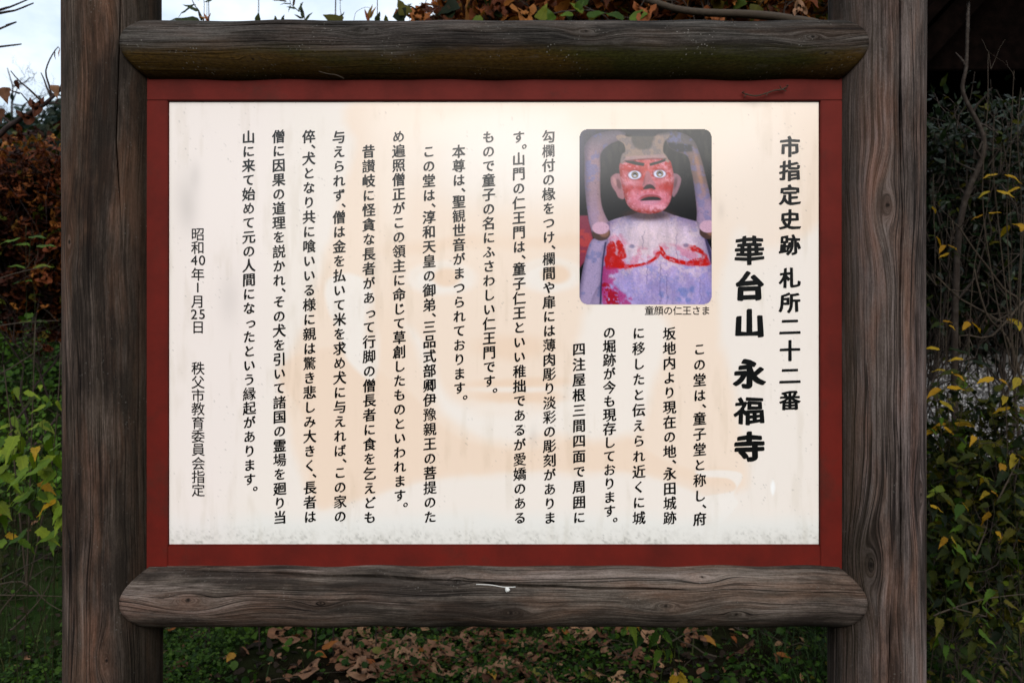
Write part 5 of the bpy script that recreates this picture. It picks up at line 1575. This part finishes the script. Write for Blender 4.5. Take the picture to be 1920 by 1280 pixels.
bare_stems('dark sapling twigs lying through the leaves in the lower right corner', gp(1820, 2.7), [[(1755, 1155, 2.5), (1800, 1135, 2.5), (1860, 1120, 2.5), (1930, 1115, 2.5)], [(1790, 1140, 2.5), (1850, 1155, 2.5)], [(1830, 1040, 2.6), (1850, 990, 2.6)], [(1870, 940, 2.6), (1890, 900, 2.6), (1905, 870, 2.6)]], BRL, .0035)

# ---- ground cover
def ground_scatter(name, n, xr, yr, kind, mat, smin, smax, lift=.01, upz=1.5, dense=None, tilt=.5):
    xs_ = RNG.uniform(*xr, n * 3); ys_ = RNG.uniform(*yr, n * 3)
    if dense is not None:
        keep = RNG.random(n * 3) < dense(xs_, ys_); xs_, ys_ = xs_[keep], ys_[keep]
    xs_, ys_ = xs_[:n], ys_[:n]
    z = ground_z(xs_, ys_) + RNG.uniform(.0, 1, len(xs_)) ** 2 * lift + .004
    pts = np.stack([xs_, ys_, z], 1)
    D = rnd_dir(len(pts)); D[:, 2] = D[:, 2] * tilt
    U = RNG.normal(size=pts.shape) * .4 + np.array([0, -.3, upz])
    me = foliage_mesh(name, pts, D, U, RNG.uniform(smin, smax, len(pts)), kind, [mat])
    o = link(name, me); o['kind'] = 'stuff'
    return o
pn = lambda sc, sd, lo, hi: (lambda x, y: sstep(lo, hi, value_noise(x * sc + 40, y * sc + 40, sd)))
wl_side = lambda x, y: np.clip(1.05 - (x + .9) / 2.2, .16, 1) * sstep(.30, .6, value_noise(x * 3 + 9, y * 3 + 9, 71))
o = ground_scatter('low_weeds', 26000, (-2.2, 2.0), (2.9, 4.9), 'small', L_CLOVER, .009, .026, .13, 1.0, wl_side)
o = ground_scatter('low_weeds', 1500, (-2.0, 1.9), (3.0, 4.6), 'round', L_CLOVER, .02, .04, .12, 1.0)
o = ground_scatter('leaf_litter', 2400, (-2.8, 2.8), (2.3, 5.0), 'ovate', L_DRY, .02, .05, .03, 1.0, lambda x, y: (.14 + .75 * np.exp(-((x + .05) / .7) ** 2)) * sstep(.3, .6, value_noise(x * 2.4 + 5, y * 2.4 + 5, 72)))
o = ground_scatter('rotten_leaf_litter', 5000, (-2.8, 2.8), (2.3, 5.2), 'ovate', leaf_mat('rotten_leaf', [(0, (.005, .0035, .0022)), (1, (.020, .012, .007))], .7, .05), .02, .055, .02, 1.0)
o = ground_scatter('low_weeds', 9000, (-5.2, -1.5), (4.6, 9.0), 'round', leaf_mat('bright_weed_leaf', [(0, (.035, .095, .008)), (1, (.09, .19, .018))], .5, .3, 0.0), .025, .06, .16, 1.2)
o = ground_scatter('low_weeds', 1300, (-3.3, -1.6), (3.1, 4.8), 'small', L_CLOVER, .014, .032, .16, 1.0)
o = ground_scatter('low_weeds', 5000, (1.2, 3.2), (2.4, 4.6), 'small', L_OLIVE, .016, .038, .22, 1.0)
# grass blades
def blades(name, n, xr, yr, hmin, hmax, mat, dense=None):
    acc_v = []; acc_f = []; n0 = 0
    xs_ = RNG.uniform(*xr, n); ys_ = RNG.uniform(*yr, n)
    if dense is not None:
        k = RNG.random(n) < dense(xs_, ys_); xs_, ys_ = xs_[k], ys_[k]
    n = len(xs_)
    z = ground_z(xs_, ys_) - .01
    h = RNG.uniform(hmin, hmax, n); a = RNG.uniform(0, 6.28, n); lean = RNG.uniform(.2, 1.1, n); w = RNG.uniform(.0012, .0035, n)
    t = np.linspace(0, 1, 5)
    cx = xs_[:, None] + np.cos(a)[:, None] * (lean * h)[:, None] * t ** 2
    cy = ys_[:, None] + np.sin(a)[:, None] * (lean * h)[:, None] * t ** 2
    cz = z[:, None] + h[:, None] * (t - .35 * (lean[:, None]) * t ** 2)
    wx_ = -np.sin(a)[:, None] * w[:, None] * (1 - t * .95); wy2 = np.cos(a)[:, None] * w[:, None] * (1 - t * .95)
    V = np.stack([np.stack([cx - wx_, cy - wy2, cz], -1), np.stack([cx + wx_, cy + wy2, cz], -1)], 2).reshape(-1, 3)
    b = (np.arange(n) * 10)[:, None] + np.arange(4)[None] * 2
    f = np.stack([b, b + 1, b + 3, b + 2], -1).reshape(-1, 4)
    me = mesh_np(name, V, f, [mat]); add_uv(me, np.tile(np.repeat(np.stack([t * 0 + .3, t], 1), 2, 0), (n, 1)))
    o = link(name, me); o['kind'] = 'stuff'
L_GRASS = leaf_mat('grass_blade', [(0, (0.0113, 0.0270, 0.0054)), (0.6, (0.0270, 0.0495, 0.0090)), (1, (0.0720, 0.0630, 0.0225))], .5, .3, 0.0)
blades('grass', 2600, (-3.2, 3.2), (2.4, 5.0), .04, .16, L_GRASS)
blades('grass', 2600, (-4.6, -1.3), (3.2, 8.0), .10, .34, L_GRASS)
blades('grass', 420, (1.05, 1.7), (3.0, 3.6), .08, .22, leaf_mat('dark_grass_blade', [(0, (.012, .032, .008)), (1, (.03, .06, .015))], .5, .2, 0.0))

# twigs on the ground under the rail
acc = Acc()
for k in range(110):
    x, y = RNG.uniform(-2.0, 2.0), RNG.uniform(2.9, 4.2)
    z = float(ground_z(x, y)) + RNG.uniform(.01, .06)
    a = RNG.uniform(0, PI); L = RNG.uniform(.08, .4)
    e = np.array([x + math.cos(a) * L, y + math.sin(a) * L, z + RNG.uniform(-.02, .08)])
    acc.tube(wavy((x, y, z), e, 6, .12), np.linspace(.0035, .001, 6) * RNG.uniform(.5, 1.2), 4)
o = link('fallen_twigs', acc.mesh('fallen_twigs', [BRL])); o['kind'] = 'stuff'

# fallen leaves one can tell apart
kinds = [('dry brown fallen leaf curled on the ground under the bottom rail', L_DRY, 'lobed', 130, 'brown fallen leaves under the sign', .07, .12),
         ('orange brown fallen leaf among the weeds under the bottom rail', L_ORANGE, 'ovate', 26, 'orange fallen leaves under the sign', .045, .075),
         ('yellow green fallen leaf among the litter under the bottom rail', leaf_mat('yellow_green_fallen_leaf', [(0, (.07, .08, .02)), (1, (.16, .15, .03))], .55, .25), 'ovate', 22, 'yellow green fallen leaves under the sign', .05, .09)]
for (lab, mt, kd, n, grp, s0, s1) in kinds:
    for k in range(n):
        d_ = RNG.uniform(3.12, 3.85)
        px = 330 + (1540 - 330) * (RNG.random() ** (.8 if kd == 'lobed' else 1.0))
        if kd == 'lobed': px = float(np.clip(RNG.normal(880, 210), 330, 1540))
        x = (px - 960) / F * d_
        p = (x, d_, float(ground_z(x, d_)) + .022 + RNG.uniform(0, .03))
        a = RNG.uniform(0, 6.28)
        o = leaf_obj('fallen_leaf', None, p, (math.cos(a), math.sin(a), RNG.uniform(-.3, .5)), (RNG.uniform(-.5, .5), RNG.uniform(-1.0, .1), 1), RNG.uniform(s0, s1), kd, mt)
        tag(o, lab, 'fallen leaf', grp)

# ---- the wooden hall at the right
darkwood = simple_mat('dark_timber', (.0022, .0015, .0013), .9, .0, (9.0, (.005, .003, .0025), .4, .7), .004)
darkwood2 = simple_mat('brown_timber', (.05, .018, .009), .6, .3, (14.0, (.05, .02, .012), .4, .7), .004)
stonem = simple_mat('grey_stone', (.10, .095, .09), .8, .3, (12.0, (.06, .055, .05), .4, .7), .006)
hb = (6.5, 10.5, float(ground_z(6.5, 10.5)))
hall = thing('wooden_hall', 'dark timber hall with deep eaves beyond the gravel, at right', 'building', hb)
def hp(name, me, lab=None):
    me.transform(Matrix.Translation(-Vector(hb))); o = link(name, me, hall)
    if lab: o['label'] = lab
    return o
def prism(name, poly, y0, y1, mat):
    n = len(poly)
    V = [(x, y0, z) for x, z in poly] + [(x, y1, z) for x, z in poly]
    Fc = [tuple(range(n)), tuple(range(2 * n - 1, n - 1, -1))] + [(k, n + k, n + (k + 1) % n, (k + 1) % n) for k in range(n)]
    return mesh_np(name, V, Fc, [mat])
yf = 7.4
A0 = P(1700, 118, yf); e0 = P(1741, 56, yf); e1 = P(1792, 0, yf)
sl = (e1.z - e0.z) / (e1.x - e0.x)
xL = A0.x; zL = e0.z - (e0.x - xL) * sl
xM = 8.6; zM = zL + (xM - xL) * sl
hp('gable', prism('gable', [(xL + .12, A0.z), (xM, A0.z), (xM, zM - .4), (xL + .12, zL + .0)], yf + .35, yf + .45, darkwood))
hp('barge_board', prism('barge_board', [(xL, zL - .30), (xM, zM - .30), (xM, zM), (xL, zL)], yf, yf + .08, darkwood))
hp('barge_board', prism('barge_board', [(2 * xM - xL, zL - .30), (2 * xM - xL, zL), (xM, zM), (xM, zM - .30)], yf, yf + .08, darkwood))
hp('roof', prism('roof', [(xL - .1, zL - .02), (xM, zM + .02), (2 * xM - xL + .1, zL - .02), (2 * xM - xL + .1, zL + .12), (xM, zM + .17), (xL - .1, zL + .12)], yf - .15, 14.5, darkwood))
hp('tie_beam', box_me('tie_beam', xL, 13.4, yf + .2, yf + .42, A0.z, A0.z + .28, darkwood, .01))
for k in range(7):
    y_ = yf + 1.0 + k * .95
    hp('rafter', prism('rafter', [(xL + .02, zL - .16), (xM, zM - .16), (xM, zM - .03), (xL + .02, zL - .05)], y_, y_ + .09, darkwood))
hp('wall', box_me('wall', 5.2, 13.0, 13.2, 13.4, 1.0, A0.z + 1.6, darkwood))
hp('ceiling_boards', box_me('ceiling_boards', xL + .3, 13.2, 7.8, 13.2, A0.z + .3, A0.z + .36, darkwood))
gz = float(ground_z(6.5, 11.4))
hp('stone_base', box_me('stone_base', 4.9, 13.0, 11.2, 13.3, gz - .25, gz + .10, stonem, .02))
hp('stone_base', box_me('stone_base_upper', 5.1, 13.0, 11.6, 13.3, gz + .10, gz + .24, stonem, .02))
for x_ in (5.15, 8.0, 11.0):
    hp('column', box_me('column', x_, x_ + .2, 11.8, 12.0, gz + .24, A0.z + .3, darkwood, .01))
for k, (z0, z1, mt) in enumerate(((.42, .55, darkwood2), (.57, .68, darkwood2), (.28, .38, darkwood), (.12, .25, darkwood))):
    hp('plank', box_me('plank', 5.0, 7.2 + (k % 2) * .3, 11.42 - k * .03, 11.47 - k * .03, gz + .2 + z0 - .12, gz + .2 + z1 - .12, mt, .006), 'orange brown bench plank' if k < 2 else None)

# shaded wood behind the hall and thicket
tree_specs = [(1500, 16), (1700, 18), (1180, 17), (1950, 20)]
for k, (px, d_) in enumerate(tree_specs):
    b_ = far_base(px, d_)
    th_names = ['dense tree hidden behind the thicket, right of the board centre', 'dense tree showing in the gap between the right post and the hall roof', 'dense tree behind the middle of the thicket', 'dense tree behind the hall roof at far right']
    tree('evergreen_tree', th_names[k], b_, 11.0, 4.6, 40, 34, L_FAR, .38, trunk_r=.22)

# ---- small things on the sign
th = link('white_thread', None) if False else None
acc = Acc(); q = fine(pl((893, 1095, 1.412), (920, 1096, 1.408), (945, 1100, 1.406), (965, 1099, 1.406)), 4)
acc.tube(q, np.linspace(.0007, .0008, len(q)), 5)
q = fine(pl((949, 1100, 1.405), (951, 1104, 1.403), (953, 1108, 1.402)), 3); acc.tube(q, np.array([.0012, .0022, .0034, .0040, .0044, .0042, .0020])[:len(q)], 8)
white = simple_mat('white_silk', (.55, .55, .53), .6)
tag(link('insect_cocoon', acc.mesh('insect_cocoon', [white])), 'tiny white cocoon on a thread in the crack of the bottom rail', 'cocoon')
acc = Acc()
q = fine(pl((1396, 172, 1.452), (1404, 178, 1.450), (1418, 180, 1.449), (1434, 176, 1.449), (1452, 170, 1.450), (1466, 168, 1.451), (1474, 160, 1.452)), 4)
acc.tube(q, .0007 + .0009 * np.abs(np.sin(np.arange(len(q)) * 1.7)), 6)
for a, b in (((1400, 176, 1.451), (1396, 182, 1.450)), ((1440, 174, 1.450), (1437, 180, 1.448)), ((1466, 168, 1.451), (1474, 171, 1.449)), ((1466, 168, 1.451), (1462, 161, 1.449))):
    q = pl(a, b); acc.tube(wavy(q[0], q[1], 4, .1), .0009, 5)
tag(link('dry_twig', acc.mesh('dry_twig', [BRL])), 'short dry knobbly twig stuck on the top bar of the red frame', 'twig')
acc = Acc(); q = fine(pl((598, 134, 1.432), (615, 139, 1.434), (630, 141, 1.438), (644, 148, 1.446)), 4)
acc.tube(q, np.linspace(.0007, .0014, len(q)), 5)
tag(link('dry_twig', acc.mesh('dry_twig', [BRL])), 'thin pale stalk stuck to the underside of the top rail, left of centre', 'twig')
